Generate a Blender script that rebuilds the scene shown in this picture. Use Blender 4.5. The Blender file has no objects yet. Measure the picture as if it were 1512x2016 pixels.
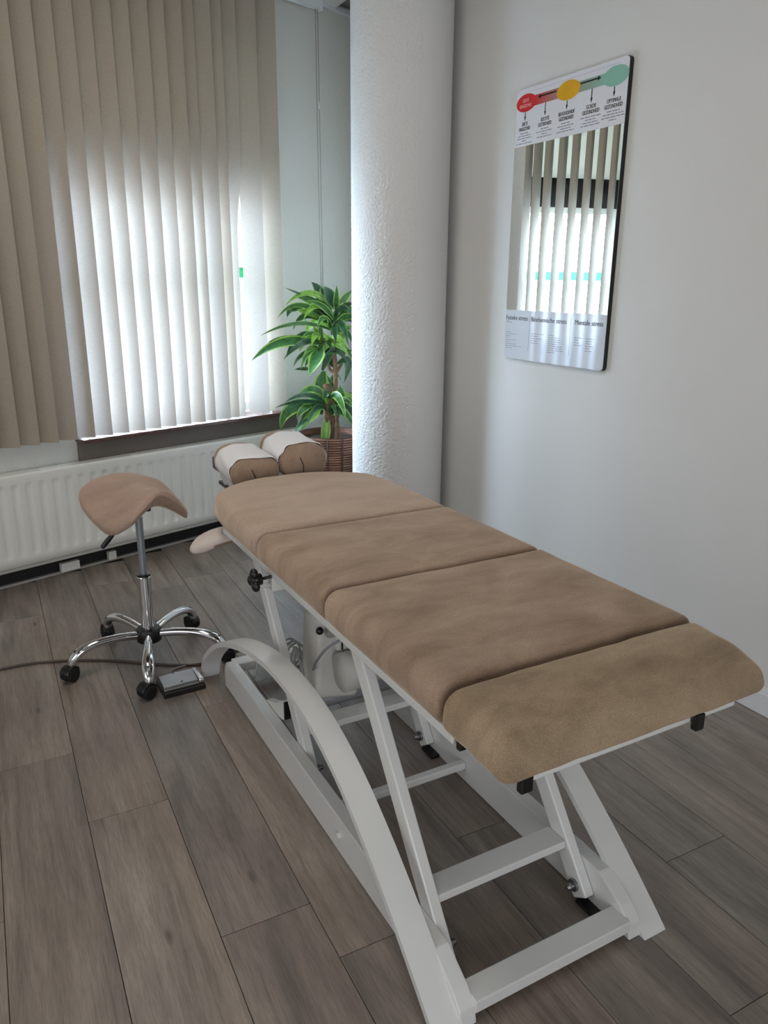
import bpy, bmesh, math, random
from mathutils import Vector, Matrix
random.seed(7)
SC = bpy.context.scene
COL = SC.collection
R = math.radians

# ------------------------------------------------------------------ camera, sky, light, exposure
cam_d = bpy.data.cameras.new('camera'); cam = bpy.data.objects.new('camera', cam_d); COL.objects.link(cam)
cam_d.sensor_fit = 'AUTO'; cam_d.sensor_width = 36.0
cam_d.lens = 1500.0 / 2016.0 * 36.0
cam_d.clip_start = 0.02
f_ = 1500.0
dn = Vector((720 - 756, 5985 - 1008, f_)).normalized()          # vertical vanishing point
ln = Vector((-100 - 756, 555 - 1008, f_)); ln = (ln - dn * ln.dot(dn)).normalized()
up_ = -dn; xr = ln.cross(up_).normalized()
rows = Matrix((xr, ln, up_))                                     # photo axes -> world axes
M = rows @ Matrix(((1, 0, 0), (0, -1, 0), (0, 0, -1)))
cam.matrix_world = Matrix.Translation((0, 0, 1.5)) @ M.to_4x4()
SC.camera = cam

SKY = 24.0
w = bpy.data.worlds.new('world'); SC.world = w; w.use_nodes = True
nt = w.node_tree; nt.nodes.clear()
out = nt.nodes.new('ShaderNodeOutputWorld'); bg = nt.nodes.new('ShaderNodeBackground')
tc = nt.nodes.new('ShaderNodeTexCoord'); sp = nt.nodes.new('ShaderNodeSeparateXYZ'); rp = nt.nodes.new('ShaderNodeValToRGB')
rp.color_ramp.elements[0].position = 0.0; rp.color_ramp.elements[0].color = (0.66, 0.81, 1.0, 1)
rp.color_ramp.elements[1].position = 1.0; rp.color_ramp.elements[1].color = (0.54, 0.72, 1.0, 1)
nt.links.new(tc.outputs['Generated'], sp.inputs[0]); nt.links.new(sp.outputs['Z'], rp.inputs[0])
nt.links.new(rp.outputs[0], bg.inputs[0]); bg.inputs[1].default_value = SKY
nt.links.new(bg.outputs[0], out.inputs[0])

# frame of the slanted window wall: s along it, o outwards, z up
W0 = Vector((0.02, 4.086, 0)); WD = Vector((0.957, 0.292, 0)).normalized(); WN = Vector((-WD.y, WD.x, 0))
WANG = math.atan2(WD.y, WD.x)
def W(s, o, z): return W0 + WD * s + WN * o + Vector((0, 0, z))

def portal(name, loc, rot, sx, sy):
    l = bpy.data.lights.new(name, 'AREA'); l.shape = 'RECTANGLE'; l.size = sx; l.size_y = sy
    l.cycles.is_portal = True
    o = bpy.data.objects.new(name, l); COL.objects.link(o); o.location = loc; o.rotation_euler = rot
    return o
portal('window_portal', W(1.125, 0.31, 1.7), (R(-90), 0, WANG), 1.25, 2.0)
def ceiling_lamp(loc, power, sx=0.6, sy=1.2, col=(1.0, 0.94, 0.86)):
    l = bpy.data.lights.new('ceiling_lamp', 'AREA'); l.shape = 'RECTANGLE'; l.size = sx; l.size_y = sy; l.energy = power; l.color = col
    o = bpy.data.objects.new('ceiling_lamp', l); COL.objects.link(o); o.location = loc; return o
ceiling_lamp((0.3, 2.4, 3.05), 9)
ceiling_lamp((-1.1, 0.4, 3.05), 3)
# added fill light behind the camera; the back wall has no window
rl = bpy.data.lights.new('rear_fill', 'AREA'); rl.shape = 'RECTANGLE'; rl.size = 2.2; rl.size_y = 1.9; rl.energy = 31; rl.color = (0.92, 0.96, 1.0)
ro = bpy.data.objects.new('rear_fill', rl); COL.objects.link(ro); ro.location = (-0.6, -2.55, 1.3); ro.rotation_euler = (R(90), 0, R(0))
# added fill light in front of the solid left wall, brightens the column
sl = bpy.data.lights.new('side_fill', 'AREA'); sl.shape = 'RECTANGLE'; sl.size = 2.0; sl.size_y = 1.7; sl.energy = 8; sl.color = (0.92, 0.96, 1.0)
so = bpy.data.objects.new('side_fill', sl); COL.objects.link(so); so.location = (-2.25, 1.1, 1.45); so.rotation_euler = (R(90), 0, R(-90))

vs = SC.view_settings
vs.view_transform = 'Standard'; vs.look = 'None'; vs.gamma = 1.0; vs.use_curve_mapping = False
vs.exposure = 1.0
SC.cycles.max_bounces = 10; SC.cycles.diffuse_bounces = 5; SC.cycles.transparent_max_bounces = 16
SC.cycles.caustics_reflective = False; SC.cycles.caustics_refractive = False
SC.cycles.sample_clamp_indirect = 6.0

# ------------------------------------------------------------------ materials
def srgb(r, g, b):
    def c(v):
        v /= 255.0
        return v / 12.92 if v <= 0.04045 else ((v + 0.055) / 1.055) ** 2.4
    return (c(r), c(g), c(b), 1.0)
class Mat:
    def __init__(s, name, col, rough=0.5, metal=0.0, spec=0.5):
        s.m = bpy.data.materials.new(name); s.m.use_nodes = True
        s.nt = s.m.node_tree; s.b = s.nt.nodes['Principled BSDF']
        s.b.inputs['Base Color'].default_value = col; s.b.inputs['Roughness'].default_value = rough
        s.b.inputs['Metallic'].default_value = metal; s.b.inputs['Specular IOR Level'].default_value = spec
        s._tc = None
        s.m.diffuse_color = col
    def n(s, t, **k):
        x = s.nt.nodes.new(t)
        for a, v in k.items(): setattr(x, a, v)
        return x
    def link(s, a, b): s.nt.links.new(a, b)
    def coords(s, scale=(1, 1, 1), kind='Object', rnd=False):
        t = s.n('ShaderNodeTexCoord'); mp = s.n('ShaderNodeMapping'); mp.inputs['Scale'].default_value = scale
        s.link(t.outputs[kind], mp.inputs['Vector'])
        if rnd:
            oi = s.n('ShaderNodeObjectInfo'); mu = s.n('ShaderNodeMath', operation='MULTIPLY'); mu.inputs[1].default_value = 57.0
            cb = s.n('ShaderNodeCombineXYZ'); s.link(oi.outputs['Random'], mu.inputs[0])
            for i in range(3): s.link(mu.outputs[0], cb.inputs[i])
            s.link(cb.outputs[0], mp.inputs['Location'])
        return mp.outputs[0]
    def noise(s, vec, scale=5, detail=4, rough=0.5, dist=0.0):
        x = s.n('ShaderNodeTexNoise'); x.inputs['Scale'].default_value = scale; x.inputs['Detail'].default_value = detail
        x.inputs['Roughness'].default_value = rough; x.inputs['Distortion'].default_value = dist
        s.link(vec, x.inputs['Vector']); return x.outputs['Fac']
    def ramp(s, fac, stops):
        x = s.n('ShaderNodeValToRGB'); e = x.color_ramp.elements
        while len(e) < len(stops): e.new(0.5)
        for i, (p, c) in enumerate(stops): e[i].position = p; e[i].color = c
        s.link(fac, x.inputs[0]); return x.outputs[0]
    def mix(s, fac, a, b, mode='MIX'):
        x = s.n('ShaderNodeMix', data_type='RGBA', blend_type=mode)
        for sock, v in ((x.inputs[0], fac), (x.inputs[6], a), (x.inputs[7], b)):
            if hasattr(v, 'is_output'): s.link(v, sock)
            else: sock.default_value = v
        return x.outputs[2]
    def color(s, c): s.link(c, s.b.inputs['Base Color'])
    def bump(s, h, strength=0.3, dist=0.005):
        x = s.n('ShaderNodeBump'); x.inputs['Strength'].default_value = strength; x.inputs['Distance'].default_value = dist
        s.link(h, x.inputs['Height']); s.link(x.outputs[0], s.b.inputs['Normal']); return x

MT = {}
def simple(name, rgb, rough=0.5, metal=0.0, spec=0.5, var=0.06, sc=8.0):
    m = Mat(name, srgb(*rgb), rough, metal, spec)
    v = m.noise(m.coords(), sc, 3)
    a = srgb(*rgb)
    lo = tuple(max(0, c * (1 - var)) for c in a[:3]) + (1,); hi = tuple(min(1, c * (1 + var)) for c in a[:3]) + (1,)
    m.color(m.ramp(v, [(0.3, lo), (0.7, hi)]))
    MT[name] = m.m
    return m
simple('wall_paint', (222, 221, 218), 0.55, 0, 0.35, 0.015, 2.0)
simple('ceiling_tile', (222, 222, 220), 0.8, 0, 0.2, 0.02, 60.0)
simple('ceiling_grid', (120, 120, 118), 0.5)
simple('trim_white', (220, 222, 224), 0.4, 0, 0.5, 0.02)
simple('trim_grey', (170, 168, 162), 0.5)
simple('sill_stone', (88, 62, 55), 0.22, 0, 0.5, 0.25, 25.0)
simple('niche_panel', (112, 103, 94), 0.5, 0, 0.4, 0.08, 3.0)
simple('skirting_black', (16, 15, 15), 0.6)
simple('radiator_paint', (222, 221, 214), 0.35, 0, 0.5, 0.015, 3.0)
simple('frame_white', (220, 220, 218), 0.26, 0, 0.5, 0.03, 5.0)
simple('window_frame', (232, 232, 230), 0.35)
simple('transom_dark', (34, 30, 30), 0.4)
simple('black_plastic', (16, 16, 17), 0.38, 0, 0.5, 0.1)
simple('rubber', (20, 20, 21), 0.6, 0, 0.4, 0.1)
simple('motor_grey', (208, 206, 200), 0.5, 0, 0.4, 0.04, 10.0)
simple('tube_grey', (140, 141, 146), 0.4)
simple('steel', (200, 200, 202), 0.22, 1.0)
simple('brushed_steel', (150, 150, 153), 0.3, 1.0, 0.5, 0.02, 90.0)
simple('rod_grey', (150, 156, 162), 0.3, 0.5)
simple('cord_brown', (70, 60, 54), 0.5)
simple('cord_grey', (150, 150, 146), 0.5)
simple('mirror_board', (22, 23, 26), 0.5)
simple('print_white', (226, 228, 234), 0.16, 0, 0.5, 0.01)
simple('print_red', (204, 36, 40), 0.3); simple('print_yellow', (226, 170, 30), 0.3); simple('print_green', (140, 190, 172), 0.3)
simple('print_black', (20, 22, 26), 0.4); simple('print_grey', (120, 122, 130), 0.4); simple('print_pale', (240, 190, 185), 0.4)
simple('print_palegrey', (178, 180, 188), 0.4); simple('print_tan', (196, 150, 50), 0.4); simple('print_teal', (112, 158, 142), 0.4)
simple('soil', (60, 44, 36), 0.9); simple('cane', (112, 88, 66), 0.7, 0, 0.3, 0.3, 40.0)
simple('facade_paint', (226, 214, 210), 0.8); simple('facade_trim', (238, 236, 236), 0.8); simple('facade_glass', (70, 76, 84), 0.15)
simple('street', (196, 194, 190), 0.85, 0, 0.3, 0.1, 3.0)
simple('car_paint', (90, 96, 104), 0.25); simple('car_glass', (30, 34, 38), 0.1)
simple('bolt_steel', (150, 150, 152), 0.3, 1.0)

ch = simple('chrome', (222, 223, 226), 0.06, 1.0, 0.5, 0.01)

# printed gradient bars of the mirror's scale: grey-red and grey-green
for nm, a, b in (('bar_red', (204, 36, 40), (150, 140, 132)), ('bar_green', (150, 148, 132), (140, 190, 172))):
    m = Mat(nm, srgb(*a), 0.3); t = m.n('ShaderNodeTexCoord'); s_ = m.n('ShaderNodeSeparateXYZ')
    m.link(t.outputs['Generated'], s_.inputs[0]); m.color(m.ramp(s_.outputs['Y'], [(0.1, srgb(*b) if nm == 'bar_red' else srgb(*b)), (0.9, srgb(*a))]))
    MT[nm] = m.m

# stucco: rough plaster of the window wall
m = Mat('stucco', srgb(214, 214, 208), 0.75, 0, 0.25)
v = m.coords(); n1 = m.noise(v, 55, 3, 0.55, 0.6); n2 = m.noise(v, 130, 2, 0.5, 0.3)
m.bump(m.mix(0.35, n1, n2), 0.55, 0.006); MT['stucco'] = m.m
# column: coarser plaster, with a smoother float-finished strip on its wall side
m = Mat('column_stucco', srgb(222, 221, 219), 0.7, 0, 0.3)
v = m.coords((1, 1, 0.75)); n1 = m.noise(v, 54, 2, 0.5, 0.9); n2 = m.noise(v, 120, 2, 0.5, 0.3)
t = m.n('ShaderNodeTexCoord'); sx = m.n('ShaderNodeSeparateXYZ'); m.link(t.outputs['Object'], sx.inputs[0])
ad = m.n('ShaderNodeMath', operation='ADD'); wv = m.noise(m.coords(), 9, 3)
mw = m.n('ShaderNodeMath', operation='MULTIPLY'); mw.inputs[1].default_value = 0.04; m.link(wv, mw.inputs[0])
m.link(sx.outputs['X'], ad.inputs[0]); m.link(mw.outputs[0], ad.inputs[1])
a2 = m.n('ShaderNodeMath', operation='ADD'); a2.inputs[1].default_value = 0.2; m.link(ad.outputs[0], a2.inputs[0])
mask = m.ramp(a2.outputs[0], [(0.0, (1, 1, 1, 1)), (0.165, (1, 1, 1, 1)), (0.182, (0.07, 0.07, 0.07, 1))])
h = m.mix(0.3, n1, n2)
b = m.bump(h, 0.5, 0.004); 
ms = m.n('ShaderNodeMath', operation='MULTIPLY'); ms.inputs[1].default_value = 0.5; m.link(mask, ms.inputs[0]); m.link(ms.outputs[0], b.inputs['Strength'])
MT['column_stucco'] = m.m

# vertical slats: thin woven fabric that lets daylight through
m = Mat('slat_fabric', srgb(206, 195, 180), 0.85, 0, 0.15)
v = m.coords((1, 1, 1)); nn = m.noise(m.coords((60, 60, 600)), 1.0, 2)
m.color(m.ramp(nn, [(0.3, srgb(160, 150, 136)), (0.7, srgb(172, 162, 148))]))
tr = m.n('ShaderNodeBsdfTranslucent'); tr.inputs['Color'].default_value = (0.96, 0.88, 0.82, 1)
mx = m.n('ShaderNodeMixShader'); mx.inputs[0].default_value = 0.072
o_ = m.nt.nodes['Material Output']; m.link(m.b.outputs[0], mx.inputs[1]); m.link(tr.outputs[0], mx.inputs[2]); m.link(mx.outputs[0], o_.inputs[0])
MT['slat_fabric'] = m.m

# window glass, frosted film, green film
def glassy(name, tint, gl=0.06):
    m = Mat(name, tint, 0.05); t_ = m.n('ShaderNodeBsdfTransparent'); t_.inputs[0].default_value = tint
    g = m.n('ShaderNodeBsdfGlossy'); g.inputs['Roughness'].default_value = 0.02
    x = m.n('ShaderNodeMixShader'); x.inputs[0].default_value = gl
    m.link(t_.outputs[0], x.inputs[1]); m.link(g.outputs[0], x.inputs[2]); m.link(x.outputs[0], m.nt.nodes['Material Output'].inputs[0])
    MT[name] = m.m
glassy('window_glass', (0.95, 0.97, 0.96, 1))
glassy('green_film', (0.12, 0.33, 0.20, 1), 0.02)
m = Mat('frosted_film', (0.9, 0.9, 0.9, 1), 0.6); t_ = m.n('ShaderNodeBsdfTranslucent'); t_.inputs[0].default_value = (0.95, 0.95, 0.95, 1)
x = m.n('ShaderNodeMixShader'); x.inputs[0].default_value = 0.88
m.link(m.b.outputs[0], x.inputs[1]); m.link(t_.outputs[0], x.inputs[2]); m.link(x.outputs[0], m.nt.nodes['Material Output'].inputs[0]); MT['frosted_film'] = m.m
m = Mat('upper_panel', srgb(214, 214, 200), 0.6, 0, 0.2); t_ = m.n('ShaderNodeBsdfTranslucent'); t_.inputs[0].default_value = (0.97, 0.94, 0.86, 1)
x = m.n('ShaderNodeMixShader'); x.inputs[0].default_value = 0.15
m.link(m.b.outputs[0], x.inputs[1]); m.link(t_.outputs[0], x.inputs[2]); m.link(x.outputs[0], m.nt.nodes['Material Output'].inputs[0]); MT['upper_panel'] = m.m

m = Mat('mirror_glass', (0.86, 0.9, 0.89, 1), 0.0, 1.0); MT['mirror_glass'] = m.m
# half-opaque white print over the mirror
m = Mat('mirror_print', srgb(198, 200, 207), 0.5, 0, 0.5)
g = m.n('ShaderNodeBsdfGlossy'); g.inputs['Roughness'].default_value = 0.06; g.inputs['Color'].default_value = (0.8, 0.82, 0.88, 1)
x = m.n('ShaderNodeMixShader'); x.inputs[0].default_value = 0.035
m.link(m.b.outputs[0], x.inputs[1]); m.link(g.outputs[0], x.inputs[2]); m.link(x.outputs[0], m.nt.nodes['Material Output'].inputs[0]); MT['mirror_print'] = m.m

# suede of the table
def suede(name, lo, mid, hi, bumpk=0.35):
    m = Mat(name, srgb(*mid), 0.9, 0, 0.12)
    v = m.coords(); a = m.noise(m.coords((1.0, 2.2, 1)), 5.5, 5, 0.6, 0.4); b_ = m.noise(v, 420, 2, 0.5)
    c = m.ramp(a, [(0.28, srgb(*lo)), (0.5, srgb(*mid)), (0.72, srgb(*hi))])
    d = m.ramp(b_, [(0.3, (0.80, 0.80, 0.80, 1)), (0.7, (1.14, 1.14, 1.14, 1))])
    m.color(m.mix(1.0, c, d, 'MULTIPLY'))
    m.b.inputs['Sheen Weight'].default_value = 0.8; m.b.inputs['Sheen Roughness'].default_value = 0.4
    m.b.inputs['Sheen Tint'].default_value = srgb(220, 200, 180)
    m.bump(m.mix(0.5, b_, m.noise(v, 160, 3)), bumpk, 0.0015); MT[name] = m.m
suede('suede', (136, 113, 94), (159, 136, 117), (175, 152, 132))
suede('suede_foot', (124, 105, 84), (155, 134, 110), (172, 151, 126))
suede('suede_head_lit', (166, 144, 126), (180, 158, 140), (190, 168, 150))  # same suede made lighter: window light on the head end put into the colour
suede('saddle_cover', (156, 132, 118), (168, 143, 128), (176, 151, 136), 0.2)
m = Mat('paper', srgb(236, 235, 236), 0.8, 0, 0.2); v = m.coords(); m.bump(m.noise(v, 24, 4, 0.6, 0.5), 0.25, 0.004)
MT['paper'] = m.m
simple('pad_cloth', (205, 192, 184), 0.8, 0, 0.2, 0.05, 12.0)

# floor boards
m = Mat('floor_board', srgb(140, 125, 112), 0.42, 0, 0.85)
v1 = m.coords((34, 1.6, 1), 'Object', True); v2 = m.coords((7.5, 0.9, 1), 'Object', True); v3 = m.coords((2.2, 2.2, 1), 'Object', True); v4 = m.coords((210, 9, 1), 'Object', True)
g1 = m.noise(v1, 1.6, 6, 0.65, 0.5); g2 = m.noise(v2, 1.5, 4, 0.55, 1.0); g3 = m.noise(v3, 1.2, 3); g4 = m.noise(v4, 2.0, 5, 0.7)
c1 = m.ramp(g2, [(0.28, srgb(104, 95, 88)), (0.45, srgb(132, 121, 112)), (0.58, srgb(143, 132, 122)), (0.74, srgb(160, 150, 140))])
c2 = m.ramp(g1, [(0.30, (0.74, 0.73, 0.72, 1)), (0.5, (1.0, 1.0, 1.0, 1)), (0.7, (1.12, 1.11, 1.10, 1))])
c = m.mix(1.0, c1, c2, 'MULTIPLY')
c = m.mix(0.55, c, m.ramp(g4, [(0.38, (0.55, 0.53, 0.52, 1)), (0.62, (1.22, 1.22, 1.22, 1))]), 'MULTIPLY')
c = m.mix(1.0, c, m.ramp(g3, [(0.3, (0.84, 0.82, 0.82, 1)), (0.7, (1.10, 1.10, 1.10, 1))]), 'MULTIPLY')
vk = m.coords((7.0, 2.6, 1), 'Object', True); vo = m.n('ShaderNodeTexVoronoi'); vo.inputs['Scale'].default_value = 1.0; m.link(vk, vo.inputs['Vector'])
kn = m.ramp(vo.outputs['Distance'], [(0.0, (1, 1, 1, 1)), (0.03, (0.7, 0.7, 0.7, 1)), (0.09, (0, 0, 0, 1))])
c = m.mix(kn, c, srgb(52, 43, 37))
oi = m.n('ShaderNodeObjectInfo'); tint = m.ramp(oi.outputs['Random'], [(0.0, (0.86, 0.85, 0.85, 1)), (0.5, (1.0, 0.98, 0.96, 1)), (1.0, (1.10, 1.08, 1.05, 1))])
c = m.mix(1.0, c, tint, 'MULTIPLY')
v5 = m.coords((26, 0.75, 1), 'Object', True); g5 = m.noise(v5, 1.1, 5, 0.6, 0.8)
c = m.mix(1.0, c, m.ramp(g5, [(0.60, (1, 1, 1, 1)), (0.70, (0.62, 0.58, 0.55, 1))]), 'MULTIPLY')
v6 = m.coords((1.6, 0.5, 1), 'Object', True); g6 = m.noise(v6, 2.0, 2)
c = m.mix(1.0, c, m.ramp(g6, [(0.35, (0.95, 0.90, 0.87, 1)), (0.65, (0.90, 0.92, 0.93, 1))]), 'MULTIPLY')
m.color(c); m.bump(m.mix(0.5, g1, g4), 0.12, 0.0015)
rr = m.ramp(g1, [(0.3, (0.58, 0.58, 0.58, 1)), (0.7, (0.44, 0.44, 0.44, 1))]); m.link(rr, m.b.inputs['Roughness'])
m.b.inputs['Coat Weight'].default_value = 0.55; m.b.inputs['Coat Roughness'].default_value = 0.42
MT['floor_board'] = m.m
simple('subfloor', (46, 40, 36), 0.8)

# plant
for nm, a, b in (('leaf_dark', (24, 52, 34), (44, 84, 50)), ('leaf_green', (38, 82, 40), (66, 116, 54)), ('leaf_bright', (84, 136, 46), (124, 172, 60)), ('leaf_edge', (122, 158, 66), (160, 190, 92)), ('leaf_edge_dark', (60, 98, 56), (88, 126, 70))):
    m = Mat(nm, srgb(*a), 0.34, 0, 0.5); v = m.coords((3, 3, 3), 'Object')
    m.color(m.ramp(m.noise(v, 14, 3), [(0.3, srgb(*a)), (0.7, srgb(*b))])); MT[nm] = m.m
m = Mat('rattan', srgb(140, 100, 80), 0.6, 0, 0.3); v = m.coords((1, 1, 1)); 
m.color(m.ramp(m.noise(m.coords((1, 1, 30)), 6, 3), [(0.3, srgb(96, 66, 52)), (0.7, srgb(166, 124, 102))])); MT['rattan'] = m.m
simple('rattan_dark', (70, 48, 38), 0.7)

# ------------------------------------------------------------------ mesh helpers
def obj(name, bm, mat, parent=None, smooth=False, kind=None, label=None):
    me = bpy.data.meshes.new(name); bmesh.ops.recalc_face_normals(bm, faces=bm.faces[:]); bm.to_mesh(me); bm.free()
    for mm in (mat if isinstance(mat, (list, tuple)) else [mat]): me.materials.append(MT[mm])
    if smooth:
        for p in me.polygons: p.use_smooth = True
    return link(name, me, parent, kind, label)
def link(name, me, parent=None, kind=None, label=None):
    o = bpy.data.objects.new(name, me); COL.objects.link(o)
    if parent: o.parent = parent
    if kind: o['kind'] = kind
    if label: o['label'] = label
    return o
def thing(name, label, cat, loc=(0, 0, 0), rz=0.0, group=None):
    o = bpy.data.objects.new(name, None); COL.objects.link(o); o.empty_display_size = 0.1
    o.location = loc; o.rotation_euler = (0, 0, rz); tag(o, label, cat, group); return o
def tag(o, label, cat, group=None):
    o['label'] = label; o['category'] = cat
    if group: o['group'] = group
    return o
def auto(o, ang=35):
    for p in o.data.polygons: p.use_smooth = True
    o.data.set_sharp_from_angle(angle=R(ang)); return o
def box(bm, x0, x1, y0, y1, z0, z1, mat=None, mi=0):
    vs_ = [bm.verts.new(v) for v in ((x0, y0, z0), (x1, y0, z0), (x1, y1, z0), (x0, y1, z0), (x0, y0, z1), (x1, y0, z1), (x1, y1, z1), (x0, y1, z1))]
    if mat is not None:
        for v in vs_: v.co = mat @ v.co
    fs = []
    for f in ((0, 3, 2, 1), (4, 5, 6, 7), (0, 1, 5, 4), (1, 2, 6, 5), (2, 3, 7, 6), (3, 0, 4, 7)):
        fc = bm.faces.new([vs_[i] for i in f]); fc.material_index = mi; fs.append(fc)
    return vs_
def bevel(bm, off, seg=2):
    bmesh.ops.bevel(bm, geom=bm.edges[:], offset=off, segments=seg, profile=0.5, affect='EDGES', clamp_overlap=True)
def bbox(x0, x1, y0, y1, z0, z1, bev=0.003, seg=2, mat=None):
    bm = bmesh.new(); box(bm, x0, x1, y0, y1, z0, z1, mat)
    if bev: bevel(bm, bev, seg)
    return bm
WM = Matrix.Translation(W0) @ Matrix(((WD.x, WN.x, 0), (WD.y, WN.y, 0), (0, 0, 1))).to_4x4()
def wbox(s0, s1, o0, o1, z0, z1, bev=0.0, seg=2): return bbox(s0, s1, o0, o1, z0, z1, bev, seg, WM)
def catmull(P, n=8, closed=False):
    P = [Vector(p) for p in P]; out_ = []
    N = len(P); rng = range(N if closed else N - 1)
    for i in rng:
        if closed: a, b_, c_, d_ = P[(i - 1) % N], P[i], P[(i + 1) % N], P[(i + 2) % N]
        else: a, b_, c_, d_ = P[max(i - 1, 0)], P[i], P[i + 1], P[min(i + 2, N - 1)]
        for k in range(n):
            t = k / n
            out_.append(0.5 * ((2 * b_) + (c_ - a) * t + (2 * a - 5 * b_ + 4 * c_ - d_) * t * t + (3 * b_ - a - 3 * c_ + d_) * t ** 3))
    if not closed: out_.append(P[-1])
    return out_
def tube(bm, pts, r, seg=10, caps=True, closed=False, rx=None, upv=None):
    pts = [Vector(p) for p in pts]; n = len(pts); rings = []; prev = None
    for i, p in enumerate(pts):
        if closed: t = pts[(i + 1) % n] - pts[i - 1]
        else: t = pts[min(i + 1, n - 1)] - pts[max(i - 1, 0)]
        t.normalize()
        if prev is None:
            a = Vector(upv) if upv else (Vector((0, 0, 1)) if abs(t.z) < 0.9 else Vector((1, 0, 0)))
            u = (a - t * a.dot(t)).normalized()
        else: u = (prev - t * prev.dot(t)).normalized()
        prev = u; v = t.cross(u)
        rr_ = r[i] if isinstance(r, (list, tuple)) else r
        rb = rr_ if rx is None else (rx[i] if isinstance(rx, (list, tuple)) else rx)
        rings.append([bm.verts.new(p + u * (math.cos(2 * math.pi * k / seg) * rr_) + v * (math.sin(2 * math.pi * k / seg) * rb)) for k in range(seg)])
    for i in range(n if closed else n - 1):
        A, B = rings[i], rings[(i + 1) % n]
        for k in range(seg): bm.faces.new((A[k], A[(k + 1) % seg], B[(k + 1) % seg], B[k]))
    if caps and not closed:
        bm.faces.new(rings[0][::-1]); bm.faces.new(rings[-1])
def tubebm(pts, r, seg=10, **k):
    bm = bmesh.new(); tube(bm, pts, r, seg, **k); return bm
def rectsweep(bm, pts, side, hw, th):
    """flat bar swept along pts; side = width direction, th = thickness below the path"""
    side = Vector(side); rings = []; n = len(pts)
    for i, p in enumerate(pts):
        t = (pts[min(i + 1, n - 1)] - pts[max(i - 1, 0)]).normalized(); nn_ = side.cross(t).normalized()
        if nn_.z < 0 and abs(nn_.z) > 0.2: pass
        q = p - nn_ * 0; rings.append([bm.verts.new(q - side * hw), bm.verts.new(q + side * hw), bm.verts.new(q + side * hw - nn_ * th), bm.verts.new(q - side * hw - nn_ * th)])
    for i in range(n - 1):
        A, B = rings[i], rings[i + 1]
        for k in range(4): bm.faces.new((A[k], A[(k + 1) % 4], B[(k + 1) % 4], B[k]))
    bm.faces.new(rings[0][::-1]); bm.faces.new(rings[-1])
def lathe(bm, prof, seg=32, center=(0, 0), cap=True):
    rings = []
    for r, z in prof:
        rings.append([bm.verts.new((center[0] + r * math.cos(2 * math.pi * k / seg), center[1] + r * math.sin(2 * math.pi * k / seg), z)) for k in range(seg)])
    for A, B in zip(rings, rings[1:]):
        for k in range(seg): bm.faces.new((A[k], A[(k + 1) % seg], B[(k + 1) % seg], B[k]))
    if cap: bm.faces.new(rings[0][::-1]); bm.faces.new(rings[-1])
def sphere(bm, c, r, sc=(1, 1, 1), u=14, v=10):
    bmesh.ops.create_uvsphere(bm, u_segments=u, v_segments=v, radius=r, matrix=Matrix.Translation(c) @ Matrix.Diagonal((*sc, 1)))
def coordlist(h, r, mid, near=5):
    a = [-h + r * (1 - math.cos(math.pi / 2 * i / near)) for i in range(near + 1)]
    inner = [(-h + r) + (2 * h - 2 * r) * i / mid for i in range(1, mid)]
    return a + inner + [-x for x in reversed(a)]
def rbox(hx, hy, hz, r, mid=8, near=5, midz=3):
    """rounded box: radii r=(rx,ry,rz), returned as bmesh centred on the origin"""
    rx, ry, rz = r if isinstance(r, tuple) else (r, r, r)
    X, Y, Z = coordlist(hx, rx, mid, near), coordlist(hy, ry, mid, near), coordlist(hz, rz, midz, near)
    bm = bmesh.new(); cache = {}
    def V(x, y, z):
        k = (round(x, 6), round(y, 6), round(z, 6))
        if k in cache: return cache[k]
        ix = max(-hx + rx, min(hx - rx, x)); iy = max(-hy + ry, min(hy - ry, y)); iz = max(-hz + rz, min(hz - rz, z))
        d = Vector(((x - ix) / rx, (y - iy) / ry, (z - iz) / rz)); L_ = d.length
        if L_ > 1e-9: d = d / L_
        v = bm.verts.new((ix + d.x * rx, iy + d.y * ry, iz + d.z * rz)); cache[k] = v; return v
    def grid(A, B, fn):
        for i in range(len(A) - 1):
            for j in range(len(B) - 1):
                q = [fn(A[i], B[j]), fn(A[i + 1], B[j]), fn(A[i + 1], B[j + 1]), fn(A[i], B[j + 1])]
                if len(set(q)) == 4:
                    try: bm.faces.new(q)
                    except ValueError: pass
    for sgn in (-1, 1):
        grid(X, Y, lambda a, b: V(a, b, sgn * hz)); grid(X, Z, lambda a, b: V(a, sgn * hy, b)); grid(Y, Z, lambda a, b: V(sgn * hx, a, b))
    return bm
def deform(bm, fn):
    for v in bm.verts: v.co = Vector(fn(v.co.x, v.co.y, v.co.z))
    return bm
# ------------------------------------------------------------------ setting: room shell
CEIL = 3.07
def struct(name, bm, mat, parent=None, **k):
    o = obj(name, bm, mat, parent, **k)
    if not parent: o['kind'] = 'structure'
    return o
floor_bm = bmesh.new(); box(floor_bm, -2.6, 2.75, -3.0, 5.3, -0.10, -0.006)
floor = struct('floor', floor_bm, 'subfloor')
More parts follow.
